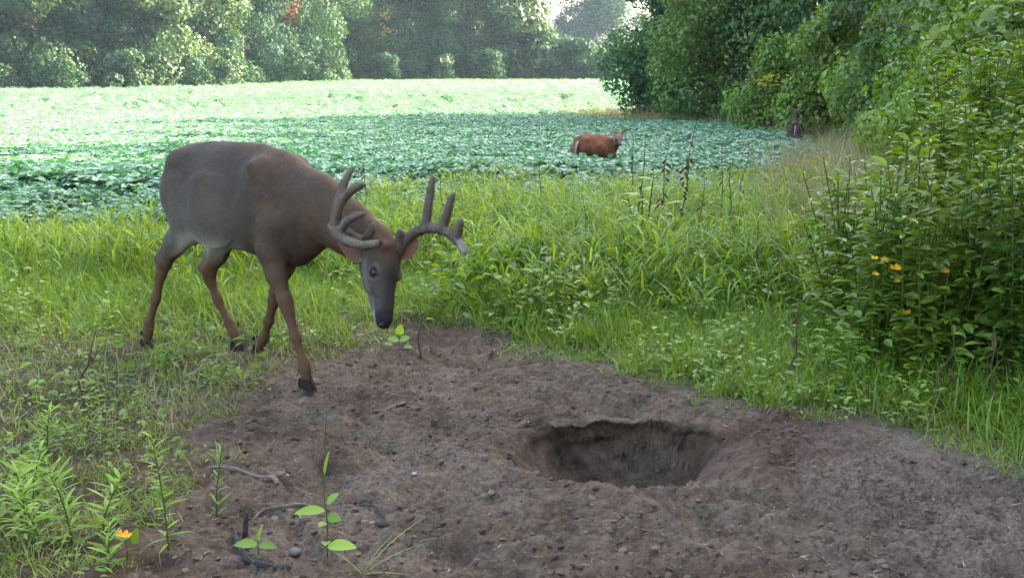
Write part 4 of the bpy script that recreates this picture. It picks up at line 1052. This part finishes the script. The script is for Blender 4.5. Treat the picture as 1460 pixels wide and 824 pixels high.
# ranks behind, seen only through gaps and above
for i in range(22):
    px = -90+i*38.5; D = np.interp(px, [0, 300, 480, 740], [92, 99, 124, 133])
    tree('broadleaf_tree', 'taller tree behind the front rank of the far treeline, %s from the left' % ORD[i], 'tree', (px-730)/1497*D, D+2+RT.uniform(0, 3), RT.uniform(0, 6), (1.15, 1.15, 1.1 if px > 690 else RT.uniform(1.15, 1.35)), far_cm[(i*3+1) % 5], far_tm[i % 2], 'second rank of the far treeline')

# the wood on the right
wood_cm = [crown_mesh('crown', 340+i, .5, 11.5, 3.1, 60, 1.15, .17, 900, (M_TREE_DK, M_WOODLEAF, M_TREE_DK)[i], .8, .3) for i in range(3)]
wood_tm = [trunk_mesh(350+i, 10.5, .20, 3.0, 9, .12) for i in range(2)]
WOOD = [(6.9, 48.5, 1.05, 0, 'dark tree at the left corner of the wood, sweeping to the ground'), (8.5, 41.5, 1.0, 1, 'lighter green tree next to the dark corner tree of the wood'),
        (10.5, 38, 1.05, 2, 'tall dark tree behind the arching shrubs of the wood edge'), (9.9, 50, 1.2, 1, 'tree standing behind the gap between the two corner trees'),
        (13.2, 34.5, 1.15, 1, 'broad tree rising behind the shrubs above the distant deer'), (12.6, 28.5, 1.1, 0, 'dark tree high behind the right-hand shrubs'),
        (12.0, 22.5, 1.1, 2, 'tall tree above the shrubs in the upper right corner'), (11.5, 17.5, 1.0, 1, 'nearest tall tree of the wood, in the upper right corner')]
for i, (x, y, s, k, lab) in enumerate(WOOD):
    tree('broadleaf_tree', lab, 'tree', x, y, RT.uniform(0, 6.28), (s, s, s*1.05), wood_cm[k], wood_tm[i % 2], 'trees of the wood on the right')
# the wood goes on past the frame towards and behind the camera; it keeps the low sun off the near ground
for i, (x, y, s) in enumerate([(9.8, 12, 1.15), (9.0, 6.5, 1.1), (9.2, 1, 1.15), (8.6, -4.5, 1.1), (15.5, 44, 1.2), (18, 37, 1.3), (18.5, 30, 1.3), (17, 23, 1.25), (16, 15.5, 1.3), (15, 9, 1.25), (14.5, 3, 1.3), (14.5, -3, 1.3), (12.5, 46, 1.2), (20, 11, 1.4), (20, 4, 1.4), (21, 19, 1.4)]):
    tree('broadleaf_tree', 'tree of the wood that runs on past the right edge of the picture', 'tree', x, y, RT.uniform(0, 6.28), s, wood_cm[i % 3], wood_tm[i % 2], 'hidden trees of the wood beyond the right edge')
# arching shrubs along the wood edge
shrub_cm = [crown_mesh('crown', 360+i, .25, 3.1, 1.35, 26, .62, .115, 520, (M_WEED_DK, M_WEED_DK, M_WOODLEAF)[i], .85, .25) for i in range(3)]
shrub_tm = trunk_mesh(370, 2.8, .05, 1.3, 8, .05)
SHRUB = [(7.75, 31.5, 1.0, 1, 'pale arching shrub just behind the distant deer'), (8.9, 30, 1.25, 0, 'tall shrub right of the distant deer'), (9.6, 26.5, 1.25, 1, 'rounded shrub between the distant deer and the tan grass strip'),
         (8.6, 23.5, 1.1, 2, 'shrub standing over the far end of the tan grass strip'), (8.2, 20, 1.1, 0, 'shrub beside the middle of the tan grass strip'), (7.2, 17.2, 1.1, 1, 'shrub beside the near half of the tan grass strip'),
         (8.9, 17.8, 1.5, 2, 'tall shrub in front of the nearest tall tree'), (6.3, 14.4, .95, 0, 'shrub at the near end of the tan grass strip'), (7.6, 14.2, 1.4, 1, 'broad shrub behind the tall weeds on the right'),
         (10.3, 22, 1.6, 0, 'big shrub filling the upper right behind others'), (11, 33, 1.6, 2, 'high shrub between the wood trees and the distant deer'), (6.4, 11.6, 1.1, 2, 'shrub directly behind the tall weeds at the right edge'), (5.4, 12.6, .75, 1, 'small shrub left of the tall weeds')]
for i, (x, y, s, k, lab) in enumerate(SHRUB):
    tree('shrub', lab, 'shrub', x, y, RT.uniform(0, 6.28), s, shrub_cm[k], shrub_tm, 'shrubs along the edge of the wood', .05)
# a sprig of yellow leaves on the shrub behind the distant deer
# ------------------------------------------------------------------ plants one can tell apart
def gh(x, y): return float(height_fine(np.array([float(x)]), np.array([float(y)]))[0])
def plant_root(name, label, cat, x, y, rz=0, group=None, s=1.0, sink=0.0):
    e = link(bpy.data.objects.new(name, None)); e.location = (x, y, gh(x, y)-sink); e.rotation_euler = (0, 0, rz); e.scale = (s, s, s)
    e['label'] = label; e['category'] = cat
    if group: e['group'] = group
    return e

def tall_weed(seed, h, ns, L, w, spread, mat, bare=.25, flowers=0, droop=.3):
    """many-stemmed leafy weed: stems mesh, foliage mesh, flower heads"""
    rs = np.random.RandomState(seed); st = LB(); fo = LB(); fl = LB()
    for i in range(ns):
        a = rs.uniform(0, 6.28); b0 = np.array([.05*rs.normal(), .05*rs.normal(), -.03]); hh = h*rs.uniform(.65, 1.05); out = spread*rs.uniform(.2, 1)
        n = 9; pts = [b0+np.array([math.cos(a), math.sin(a), 0])*out*(t/n)**1.5+np.array([0, 0, hh*(t/n)]) for t in range(n+1)]
        for p, q in zip(pts[:-1], pts[1:]): st.stem(p, q, .0042, (1, 1, 1), .0036)
        m = int(hh*30); ph = rs.uniform(0, 6.28)
        for k in range(m):
            t = bare+(1-bare)*(k/m); p = np.array([np.interp(t*n, range(n+1), [q[j] for q in pts]) for j in range(3)])
            ph += 2.4; el = .55-.5*rs.uniform()+.4*(t > .9); c = np.array([1, 1, 1])*rs.uniform(.65, 1.3); c = c*(1+rs.uniform(-.1, .25), 1, .9)
            Lf = L*rs.uniform(.6, 1.15)*(1.1-.45*t)
            fo.leaf(p, (math.cos(ph), math.sin(ph), el), (rs.normal(0, .5), rs.normal(0, .5), 1), Lf, w*Lf/L*rs.uniform(.8, 1.2), c, .3, droop*rs.uniform(.4, 1.6), ((0, 0), (.22, .8), (.5, 1.0), (.8, .5)))
            if rs.uniform() < .55:      # side shoot
                an = ph+1.0; q = p+np.array([math.cos(an), math.sin(an), .35])*L*.6
                for z in range(3):
                    az = an+rs.normal(0, .9); fo.leaf(q, (math.cos(az), math.sin(az), rs.uniform(-.1, .7)), (rs.normal(0, .3), rs.normal(0, .3), 1), Lf*.7, w*.65*Lf/L, c*rs.uniform(.8, 1.2), .3, droop)
    me_s = st.mesh('stems', M_STEM); me_f = fo.mesh('foliage', mat)
    return me_s, me_f
def weed(kind, label, x, y, rz, s, group):
    e = plant_root('tall_weed', label, 'weed', x, y, rz, group, s)
    q_ = link(bpy.data.objects.new('stems', kind[0]), e); q_['kind'] = 'stuff'; o = link(bpy.data.objects.new('foliage', kind[1]), e); o['kind'] = 'stuff'; return e
WK = [tall_weed(400, 1.0, 11, .135, .046, .22, M_WEED, .25), tall_weed(401, 1.0, 10, .12, .056, .20, M_WEED_DK, .25), tall_weed(402, 1.0, 12, .15, .042, .22, M_WEED, .25), tall_weed(403, 1.0, 11, .10, .050, .24, M_WEED_DK, .25),
      tall_weed(404, 2.0, 11, .20, .070, .36, M_WEED_DK, .08), tall_weed(405, 2.0, 11, .21, .060, .40, M_WEED, .08), tall_weed(406, 2.0, 12, .16, .080, .40, M_WEED, .08)]
FRONT = [(1.50, 4.62, .88, 0), (1.66, 4.42, .95, 1), (1.84, 4.55, 1.0, 2), (1.93, 4.24, .98, 3), (2.12, 4.40, 1.15, 0), (2.26, 4.12, 1.18, 1), (2.06, 4.82, 1.2, 3), (1.74, 4.98, 1.05, 0), (1.60, 5.30, .95, 2), (2.42, 4.48, 1.35, 2),
         (2.50, 3.98, 1.2, 3), (1.88, 5.55, 1.15, 1)]
FL = ['nearest the dirt', 'second back from the dirt', 'third along the bank', 'fourth along the bank', 'fifth along the bank', 'sixth along the bank', 'seventh along the bank', 'eighth along the bank', 'ninth along the bank',
      'tenth along the bank', 'at the right edge of the picture', 'farthest back of the low row']
for i, (x, y, s, k) in enumerate(FRONT):
    x += .12
    weed(WK[k], '%s weed in the clump right of the dirt, %s' % (('bright', 'dark', 'narrow-leaved', 'small-leaved')[k], FL[i]), x, y, i*1.7, s, 'front clump of weeds right of the dirt')
BACK = [(2.75, 4.9, .85, 4), (2.35, 5.6, .72, 5), (2.95, 5.6, .95, 6), (2.45, 6.0, .62, 4), (2.60, 6.6, .80, 6), (3.15, 6.4, 1.05, 5), (2.75, 7.5, .80, 5), (3.4, 7.3, 1.1, 4), (3.05, 8.4, .80, 6), (3.7, 8.4, 1.1, 5), (4.3, 8.6, 1.3, 6),
        (3.55, 9.8, .85, 4), (4.3, 10, 1.15, 5), (3.15, 4.4, 1.0, 5), (3.7, 5.6, 1.3, 4), (5.0, 10.4, 1.3, 4), (3.95, 6.8, 1.35, 6)]
for i, (x, y, s, k) in enumerate(BACK):
    x += .05*y
    weed(WK[k], 'tall %s weed in the right-hand thicket, %s back from the dirt' % (('wide-leaved', 'long-leaved', 'round-leaved')[k-4], ORD[i]), x, y, i*2.1, s, 'thicket of tall weeds up the right side')

def flower_head(parent, p, r, n=8, seed=0):
    rs = np.random.RandomState(seed); b = LB()
    for k in range(n):
        a = k*6.283/n+rs.normal(0, .15); b.leaf(p, (math.cos(a), math.sin(a)*.6-.3, .35+.3*math.sin(a)), (0, -.6, 1), r, r*.45, np.ones(3)*rs.uniform(.8, 1.2), .1, .1)
    return link(bpy.data.objects.new('flower', b.mesh('flower', M_FLOWER)), parent)
e = plant_root('flowering_weed', 'weed with small yellow-orange flowers at the left side of the front weed clump', 'weed', 1.52, 4.46, 0)
rs = np.random.RandomState(3); st = LB(); fo = LB()
heads = [(.02, -.05, .57), (.06, -.06, .56), (.10, -.08, .53), (.12, -.05, .47), (.20, -.07, .40), (.17, -.04, .33), (.03, -.04, .50), (.30, -.1, .52), (.52, -.1, .70), (.78, -.12, .52), (.62, -.1, .42)]
for p in heads:
    st.stem((p[0]*.5+.05, .04, 0), p, .002, (1, 1, 1))
    for k in range(4):
        t = rs.uniform(.3, .95); q = np.array([p[0]*.5+.05, .04, 0])*(1-t)+np.array(p)*t; a = rs.uniform(0, 6.28); fo.leaf(q, (math.cos(a), math.sin(a), .3), (0, 0, 1), .07, .025, np.ones(3)*rs.uniform(.7, 1.3))
link(bpy.data.objects.new('stems', st.mesh('stems', M_STEM)), e); link(bpy.data.objects.new('foliage', fo.mesh('foliage', M_WEED)), e)
for i, p in enumerate(heads): flower_head(e, p, .018+.006*(i % 3), seed=i)
# yellow leaves on a branch of the shrub behind the distant deer
e = plant_root('yellow_leaved_sapling', 'sapling with a few yellow leaves left of the distant deer', 'sapling', 6.9, 28.9, 0)
st = LB(); fo = LB(); rs = np.random.RandomState(6); st.stem((0, 0, 0), (0, 0, 2.1), .012, (1, 1, 1), .004)
for k in range(110):
    t = rs.uniform(.3, 1)**.7; a = rs.uniform(0, 6.28); yl = t > .86; fo.leaf((rs.normal(0, .22), rs.normal(0, .2), 2.1*t), (math.cos(a), math.sin(a), .2), (0, 0, 1), .13, .06, (7, 2.9, .6) if yl else np.ones(3)*rs.uniform(.8, 1.4))
link(bpy.data.objects.new('stem', st.mesh('stem', M_DRYSTEM)), e); link(bpy.data.objects.new('foliage', fo.mesh('foliage', M_WEED_DK)), e)

def sprout(name, label, x, y, leaves, stem_pts, mat=None, stem_r=.003, cat='plant', col=None, rz=0, sub=3, stem_mat=None):
    """small plant: a stem and leaves that are each a part; leaves = (point, axis, normal, length, width[, tint])"""
    e = plant_root(name, label, cat, x, y, rz)
    if stem_pts:
        v, f = tube_mesh(stem_pts, list(np.linspace(stem_r, stem_r*.45, len(stem_pts))), seg=6, sub=sub, lump=.05)
        me = mesh_py('stem', v, f, smooth=True); me.materials.append(stem_mat or M_STEM); link(bpy.data.objects.new('stem', me), e)
    for lf in leaves:
        b = LB(); t = lf[5] if len(lf) > 5 else 1.0
        b.leaf((0, 0, 0), lf[1], lf[2], lf[3], lf[4], np.ones(3)*t, .22, .22, ((0, 0), (.12, .55), (.3, .95), (.52, 1.0), (.75, .72), (.9, .36)))
        o = link(bpy.data.objects.new('leaf', b.mesh('leaf', mat or M_WEED, True)), e); o.location = lf[0]
    return e
# broad-leaved sprouts at the bottom
sprout('broadleaf_sprout', 'small upright sprout with broad bright leaves at the bottom edge of the dirt', -.515, 2.74,
       [((0, 0, .135), (-1, -.15, .12), (0, -.5, 1), .085, .034, 1.5), ((0, 0, .03), (1, -.2, .22), (0, -.35, 1), .085, .046, 1.6), ((.005, 0, .155), (.55, -.3, .75), (-.5, -.5, .5), .05, .026, 1.5), ((.005, 0, .12), (.8, -.5, .0), (0, -.8, .6), .045, .028, 1.3),
        ((0, 0, .10), (-.3, -.8, .2), (0, -.5, 1), .035, .022, 1.4), ((0, 0, .045), (.1, -1, .3), (0, -.3, 1), .035, .026, 1.4), ((0, 0, .235), (.1, -.2, 1), (-.6, -.8, .1), .075, .012, 1.2)],
       [(0, 0, -.02), (.004, 0, .10), (-.002, 0, .19), (.004, 0, .30), (.012, 0, .42)], stem_r=.0025)
sprout('broadleaf_sprout', 'low sprout with two broad leaves beside the dark ridged stick', -.70, 2.72,
       [((0, 0, .05), (-1, -.2, .25), (0, -.4, 1), .065, .036, 1.4), ((0, 0, .05), (.95, -.25, .12), (0, -.4, 1), .055, .03, 1.1), ((0, 0, .06), (.2, -.1, 1), (-.4, -1, .1), .05, .012, 1.2), ((0, 0, .02), (-.2, -1, .1), (0, 0, 1), .035, .02, 1)],
       [(0, 0, -.02), (0, 0, .03), (0, 0, .065)], stem_r=.0025)
sprout('clover_sprout', 'tiny bright sprout of rounded leaves below the buck\'s nose', -.565, 5.12,
       [((0, 0, .06), (.9, -.3, .5), (0, -.6, 1), .06, .045, 1.5), ((0, 0, .06), (-.9, -.3, .4), (0, -.6, 1), .06, .045, 1.4), ((0, 0, .09), (.2, -.4, .9), (0, -1, .3), .06, .045, 1.6), ((0.02, 0, .03), (1, -.1, .1), (0, -.4, 1), .05, .035, 1.2), ((-.03, 0, .04), (-1, .1, .3), (0, -.4, 1), .05, .035, 1.3)],
       [(0, 0, -.01), (0, 0, .05), (0, 0, .10)], stem_r=.002)
# willow-leaved weeds, lower left
def willow_weed(label, x, y, h, n, L, w, seed, lean=(0, 0), rz=0, bare=.05, t0=1.5):
    n = int(n*1.7); w = w*.62
    rs = np.random.RandomState(seed); lv = []; pts = [(lean[0]*h*t*t, lean[1]*h*t*t, h*t-.01) for t in (0, .25, .5, .75, 1)]
    ph = rs.uniform(0, 6)
    for k in range(n):
        t = bare+(1-bare)*(k+rs.uniform(0, 1))/n; ph += 2.4+rs.normal(0, .5); p = (lean[0]*h*t*t, lean[1]*h*t*t, h*t)
        lv.append((p, (math.cos(ph), math.sin(ph), .25+.7*t+rs.normal(0, .25)), (rs.normal(0, .4), rs.normal(0, .4)-.2, 1), L*rs.uniform(.5, 1.2)*(1.1-.4*t), w*rs.uniform(.8, 1.2), t0*rs.uniform(.6, 1.25)))
    return sprout('willow_leaved_weed', label, x, y, lv, pts, stem_r=.003, rz=rz)
willow_weed('upright narrow-leaved weed on a thin stem at the lower left, left of the long stick', -.955, 2.74, .33, 26, .06, .012, 1, (-.08, 0))
willow_weed('slender narrow-leaved weed at the left end of the long stick', -.90, 3.02, .25, 16, .055, .011, 2, (.12, 0), t0=1.1)
willow_weed('bushy narrow-leaved weed in the lower left corner, main stem', -1.24, 2.78, .24, 26, .085, .016, 3, (-.25, 0))
willow_weed('right-hand stem of the bushy weed in the lower left corner', -1.16, 2.80, .18, 20, .080, .015, 4, (.35, 0))
willow_weed('left-hand stem of the bushy weed in the lower left corner', -1.32, 2.76, .17, 18, .075, .015, 5, (-.4, 0))
willow_weed('short narrow-leaved weed at the very left edge near the bottom', -1.50, 2.86, .17, 18, .075, .014, 6, (0, 0))
willow_weed('leaning narrow-leaved weed at the left edge, just above the bushy one', -1.47, 3.05, .20, 22, .08, .014, 8, (.2, 0))
willow_weed('narrow-leaved weed between the left edge and the bushy one', -1.40, 2.86, .20, 22, .09, .016, 9, (-.1, 0))
willow_weed('small narrow-leaved weed up the left side among short grass', -1.62, 3.5, .18, 18, .07, .013, 10, (.1, 0))
willow_weed('short narrow-leaved weed just below the bushy one', -1.08, 2.63, .13, 16, .06, .012, 7, (.1, 0))
e = sprout('yellow_flower', 'single yellow-orange flower with one round leaf at the lower left', -1.055, 2.70, [((.02, 0, .04), (.25, -.3, 1), (-.3, -1, .2), .05, .030, 1.0)], [(0, 0, -.01), (0, 0, .03), (-.01, 0, .062)], stem_r=.0018)
for q in ((-.012, 0, .066), (.006, -.004, .066)): flower_head(e, q, .017, 9, 5)
# bright-topped plant in the middle grass, and its dark neighbour stalks
def pokeweed(label, x, y, h, seed, stems, bright=1.5):
    rs = np.random.RandomState(seed); e = plant_root('broadleaf_weed', label, 'weed', x, y)
    for (dx, hh) in stems:
        pts = [(0, 0, -.02), (dx*.3, 0, hh*.4), (dx*.75, 0, hh*.8), (dx, 0, hh)]
        v, f = tube_mesh(pts, [.007, .006, .005, .003], seg=6, sub=2); me = mesh_py('stem', v, f, smooth=True); me.materials.append(M_DRYSTEM); link(bpy.data.objects.new('stem', me), e)
        for k in range(13):
            a = k*2.4+rs.uniform(0, 1); t = 1-.062*k; b = LB(); b.leaf((0, 0, 0), (math.cos(a), math.sin(a), .5-.1*k), (rs.normal(0, .3), -.2, 1), rs.uniform(.10, .17), .045, np.ones(3)*bright*rs.uniform(.65, 1.15), .22, .3)
            o = link(bpy.data.objects.new('leaf', b.mesh('leaf', M_WEED, True)), e); o.location = (dx*t, 0, hh*t)
    return e
pokeweed('broadleaf weed with a bright star of top leaves, standing in the middle grass', .93, 7.35, .72, 1, [(.06, .72), (-.02, .60), (.14, .50), (-.12, .55)])
pokeweed('leafy weed at the near end of the tan strip, left of the weed clump', 2.02, 6.75, .5, 2, [(.0, .60), (.12, .5), (-.12, .46)], 1.2)
pokeweed('small-topped leafy weed between the tan strip and the thicket', 3.0, 9.2, .5, 3, [(.0, .62), (.16, .55)], 1.0)
def dead_stalk(label, x, y, h, lean, seed, nl):
    rs = np.random.RandomState(seed); e = plant_root('dead_stalk', label, 'dead plant', x, y)
    pts = [(lean*h*t+.012*rs.normal(), .01*rs.normal(), h*t-.02) for t in (0, .2, .4, .6, .8, 1)]
    v, f = tube_mesh(pts, [.0055, .005, .0045, .0038, .003, .0016], seg=6, sub=2, lump=.15, seed=seed); me = mesh_py('stem', v, f, smooth=True); me.materials.append(M_DRYSTEM); link(bpy.data.objects.new('stem', me), e)
    for k in range(nl):
        t = rs.uniform(.25, .92); p = (lean*h*t, 0, h*t); a = rs.uniform(0, 6.28); b = LB()
        b.leaf((0, 0, 0), (math.cos(a)*.5, math.sin(a)*.5, -1), (math.cos(a), math.sin(a), .3), rs.uniform(.03, .06)*(1.2 if h > .9 else 1), .018*(1.3 if h > .9 else 1), (1, 1, 1), 1.2, -.3)
        o = link(bpy.data.objects.new('dead_leaf', b.mesh('dead_leaf', M_DEADLEAF)), e); o.location = p
M_DEADLEAF = flat_mat('dead_leaf', (.095, .058, .034), .8, .2, 0, .6, 15)
dead_stalk('tallest dark dead stalk with withered leaves in the middle grass', 1.08, 7.15, 1.12, .13, 1, 26)
dead_stalk('thin dead stalk leaning right beside the tallest one', .98, 7.25, .98, .10, 2, 14)
dead_stalk('dead stalk rising from the bright-topped weed toward the crop', .86, 7.5, 1.0, .10, 3, 2)
for i_, (dx_, dy_, hh_) in enumerate([(-1.2, 8.3, .8), (-.5, 7.9, .7), (.2, 8.6, .85), (.5, 7.0, .6), (1.55, 7.6, .8), (1.7, 8.4, .9), (1.45, 6.2, .55), (.7, 6.3, .5), (2.0, 9.2, .9), (1.1, 9.4, .95)]):
    dead_stalk("thin brown stalk sticking up from the meadow grass, %s in all" % ORD[i_], dx_, dy_, hh_, .04*(-1)**i_, 40+i_, 3)
dead_stalk('short dead stalk right of the tall dead ones', 1.22, 6.9, .72, .05, 4, 3)
dead_stalk('dark thin stalk standing by the left edge of the dirt, leaning right', -1.72, 4.05, .36, .12, 6, 1)
dead_stalk('thin reddish stem standing at the tip of the dirt beside the buck', -.45, 5.0, .30, .0, 7, 0)
dead_stalk('withered brown stem in front of the right weed clump', 1.72, 4.05, .42, .06, 8, 3)
dead_stalk('second withered stem in front of the right weed clump', 1.92, 4.0, .38, -.1, 9, 2)
dead_stalk('withered dark stem at the left end of the front weed clump', 1.22, 4.45, .42, .05, 10, 4)
e = plant_root('rust_brown_weed', 'clump of rust-brown dead foliage in the middle of the green grass', 'dead plant', 1.38, 6.6)
b = LB(); rs = np.random.RandomState(8)
for k in range(60): a = rs.uniform(0, 6.28); b.leaf((rs.normal(0, .05), rs.normal(0, .04), rs.uniform(.05, .36)), (math.cos(a), math.sin(a), rs.uniform(-.5, .8)), (0, 0, 1), .05, .016, (2.6, 1.6, 1))
o = link(bpy.data.objects.new('foliage', b.mesh('foliage', M_DEADLEAF)), e)
# a wisp of pale grass at the bottom edge
e = plant_root('grass_tuft', 'pale wispy grass blades crossing the bottom edge right of the sprout', 'grass', -.40, 2.62)
rs = np.random.RandomState(12)
for (ax, L) in (((.75, .2, 1), .26), ((.9, .1, .7), .22), ((.5, .3, .9), .16), ((.2, 0, .9), .12), ((1, -.2, .3), .15), ((-.6, 0, .8), .12)):
    b = LB(); b.blade((0, 0, 0), ax, L, .006, .5, rs, (1.6, 1.2, 2.2), 5); link(bpy.data.objects.new('blade', b.mesh('blade', M_GRASS)), e)

# ------------------------------------------------------------------ sticks, stones
def wood_mat(name, a, c):
    return flat_mat(name, a, .85, .2, 0, c, 60)
M_STICK = wood_mat('weathered_stick', (.13, .105, .082), .5); M_STICKDK = wood_mat('dark_stick', (.045, .038, .034), .5); M_STONE = flat_mat('stone', (.12, .11, .10), .85, .2, 0, .4, 40); M_PALE = flat_mat('pale_stone', (.27, .25, .23), .8, .2, 0, .2, 40)
def stick(name, label, pts, r, mat, cat='stick', twigs=(), seg=9, lump=.2, ridges=0):
    """pts = (x, y, height above the ground)"""
    P = [(x, y, gh(x, y)+h) for x, y, h in pts]; o0 = np.array(P[0]); Q = np.array(P)-o0
    v, f = tube_mesh(Q, r, seg=seg, sub=5 if ridges else 4, lump=lump, seed=len(label)); 
    parts = [(v, f)]
    for (i, d, L, rr) in twigs: parts.append(tube_mesh([Q[i], Q[i]+np.array(d)*L*.5, Q[i]+np.array(d)*L+np.array([0, 0, -.01])], [rr, rr*.7, rr*.4], seg=5, sub=2))
    if ridges:
        n = ridges
        for k in range(n):
            t = (k+.5)/n*(len(Q)-1); i = min(int(t), len(Q)-2); c = Q[i]+(Q[i+1]-Q[i])*(t-i); d = Q[i+1]-Q[i]; d /= np.linalg.norm(d)
            rr = np.interp(t, range(len(r)), r); parts.append(tube_mesh([c-d*.0025, c, c+d*.0025], [rr*.9, rr*1.18, rr*.9], seg=8, sub=1, endcap=False))
    v, f = join_meshes(parts); me = mesh_py(name, v, f, smooth=False); me.materials.append(mat); o = link(bpy.data.objects.new(name, me)); o.location = o0; o['label'] = label; o['category'] = cat; return o
stick('stick', 'long grey-brown stick lying on the dirt at the lower left, its right end bent down', [(-1.03, 3.37, .008), (-.95, 3.38, .012), (-.86, 3.375, .014), (-.80, 3.35, .014), (-.775, 3.29, .006)], [.004, .006, .0085, .0095, .007], M_STICK)
stick('twig', 'thin crooked twig below the long stick, forked at its left end', [(-.80, 3.06, .004), (-.775, 3.11, .010), (-.72, 3.10, .008), (-.66, 3.12, .008), (-.60, 3.125, .007), (-.565, 3.12, .004)], [.004, .004, .0045, .004, .0035, .002], M_STICK, 'twig', [(1, (-.6, .6, 0), .05, .003)])
stick('stick', 'short dark stick standing upright at the bottom left of the dirt', [(-.775, 2.865, -.01), (-.772, 2.865, .03), (-.765, 2.86, .075)], [.0085, .0085, .0075], M_STICKDK)
stick('ridged_root', 'dark ridged root slanting down at the bottom left of the dirt', [(-.80, 2.86, .02), (-.775, 2.79, .018), (-.735, 2.73, .012), (-.68, 2.68, .006), (-.62, 2.64, .0)], [.006, .009, .0115, .010, .008], M_STICKDK, 'root', lump=.28, ridges=15)
stick('stick', 'small dark curved stick right of the sprout', [(-.475, 3.09, .008), (-.45, 3.095, .012), (-.42, 3.085, .012), (-.395, 3.05, .004)], [.003, .0042, .0042, .0025], M_STICKDK)
stick('bark_piece', 'dark scrap of bark just below the small curved stick', [(-.41, 3.005, .006), (-.385, 2.99, .012), (-.36, 2.985, .006)], [.007, .010, .007], M_STICKDK, 'bark')
stick('root', 'short dark arched root left of the hole', [(-.02, 3.72, 0), (.0, 3.71, .014), (.022, 3.67, .014), (.03, 3.61, .004)], [.0045, .006, .006, .004], M_STICKDK, 'root')
stick('stick', 'small brown stick in the middle of the dirt behind the long one', [(-.56, 4.12, .006), (-.52, 4.14, .010), (-.47, 4.17, .012), (-.43, 4.22, .004)], [.005, .0075, .007, .004], M_STICK)
stick('twig', 'pale twig lying in the bottom of the hole', [(.58, 3.40, .015), (.605, 3.43, .02), (.64, 3.47, .03)], [.0022, .0025, .0018], M_STICK, 'twig')
stick('straw', 'pale straw sticking out of the hole\'s back wall', [(.47, 3.62, .10), (.50, 3.615, .102), (.545, 3.60, .105)], [.0016, .002, .0014], wood_mat('pale_straw', (.33, .28, .20), .2), 'straw')
def stone(name, label, x, y, r, mat, seed, flat=.7, up=.3):
    v, f = ellipsoid_mesh((0, 0, 0), (1, 1, flat), None, 14, 10); v = v*(1+.22*vnoise3(v*1.4+seed, seed)+.08*vnoise3(v*4+seed, seed))[:, None]*r
    me = mesh_py(name, v, f, smooth=True); me.materials.append(mat); o = link(bpy.data.objects.new(name, me)); o.location = (x, y, gh(x, y)+r*flat*up); o['label'] = label; o['category'] = 'stone'; return o
stone('stone', 'round brown clod between the two broadleaf sprouts', -.625, 2.84, .018, M_STONE, 1)
stone('stone', 'large dark rounded stone at the very bottom edge', -.70, 2.54, .05, M_STICKDK, 2, .6, .4)
stone('pebble', 'small pale pebble right of the long stick', -.765, 3.40, .007, M_PALE, 3)
stone('pebble', 'pale grey pebble in the middle of the dirt', -.335, 3.42, .010, M_PALE, 4, .5)
stone('pebble', 'small dark pebble right of the forked twig', -.505, 3.08, .009, M_STICKDK, 5)
stone('pebble', 'pinkish chip under the small curved stick', -.43, 3.035, .010, flat_mat('pink_stone', (.30, .20, .16), .8, .2, 0, .2, 40), 6, .35)
stone('pebble', 'small white pebble at the left edge of the picture in the grass', -1.9, 4.6, .012, M_PALE, 7)

# ------------------------------------------------------------------ morning haze over the field
def haze_box():
    lo, hi = (-460, -300, -2.2), (460, 680, 26); v = [(x, y, z) for x in (lo[0], hi[0]) for y in (lo[1], hi[1]) for z in (lo[2], hi[2])]
    f = [(0, 1, 3, 2), (4, 6, 7, 5), (0, 4, 5, 1), (2, 3, 7, 6), (0, 2, 6, 4), (1, 5, 7, 3)]
    me = mesh_py('haze', v, f); m, t, out = new_mat('haze'); pv = nd(t, 'ShaderNodeVolumePrincipled'); pv.inputs['Color'].default_value = (.58, .80, 1, 1); pv.inputs['Density'].default_value = HAZE; pv.inputs['Anisotropy'].default_value = .2
    t.links.new(pv.outputs[0], out.inputs['Volume']); me.materials.append(m); o = link(bpy.data.objects.new('haze', me)); o['kind'] = 'stuff'; o['label'] = 'thin morning haze hanging over the field'; o['category'] = 'haze'; return o
HAZE = .00018
haze_box()
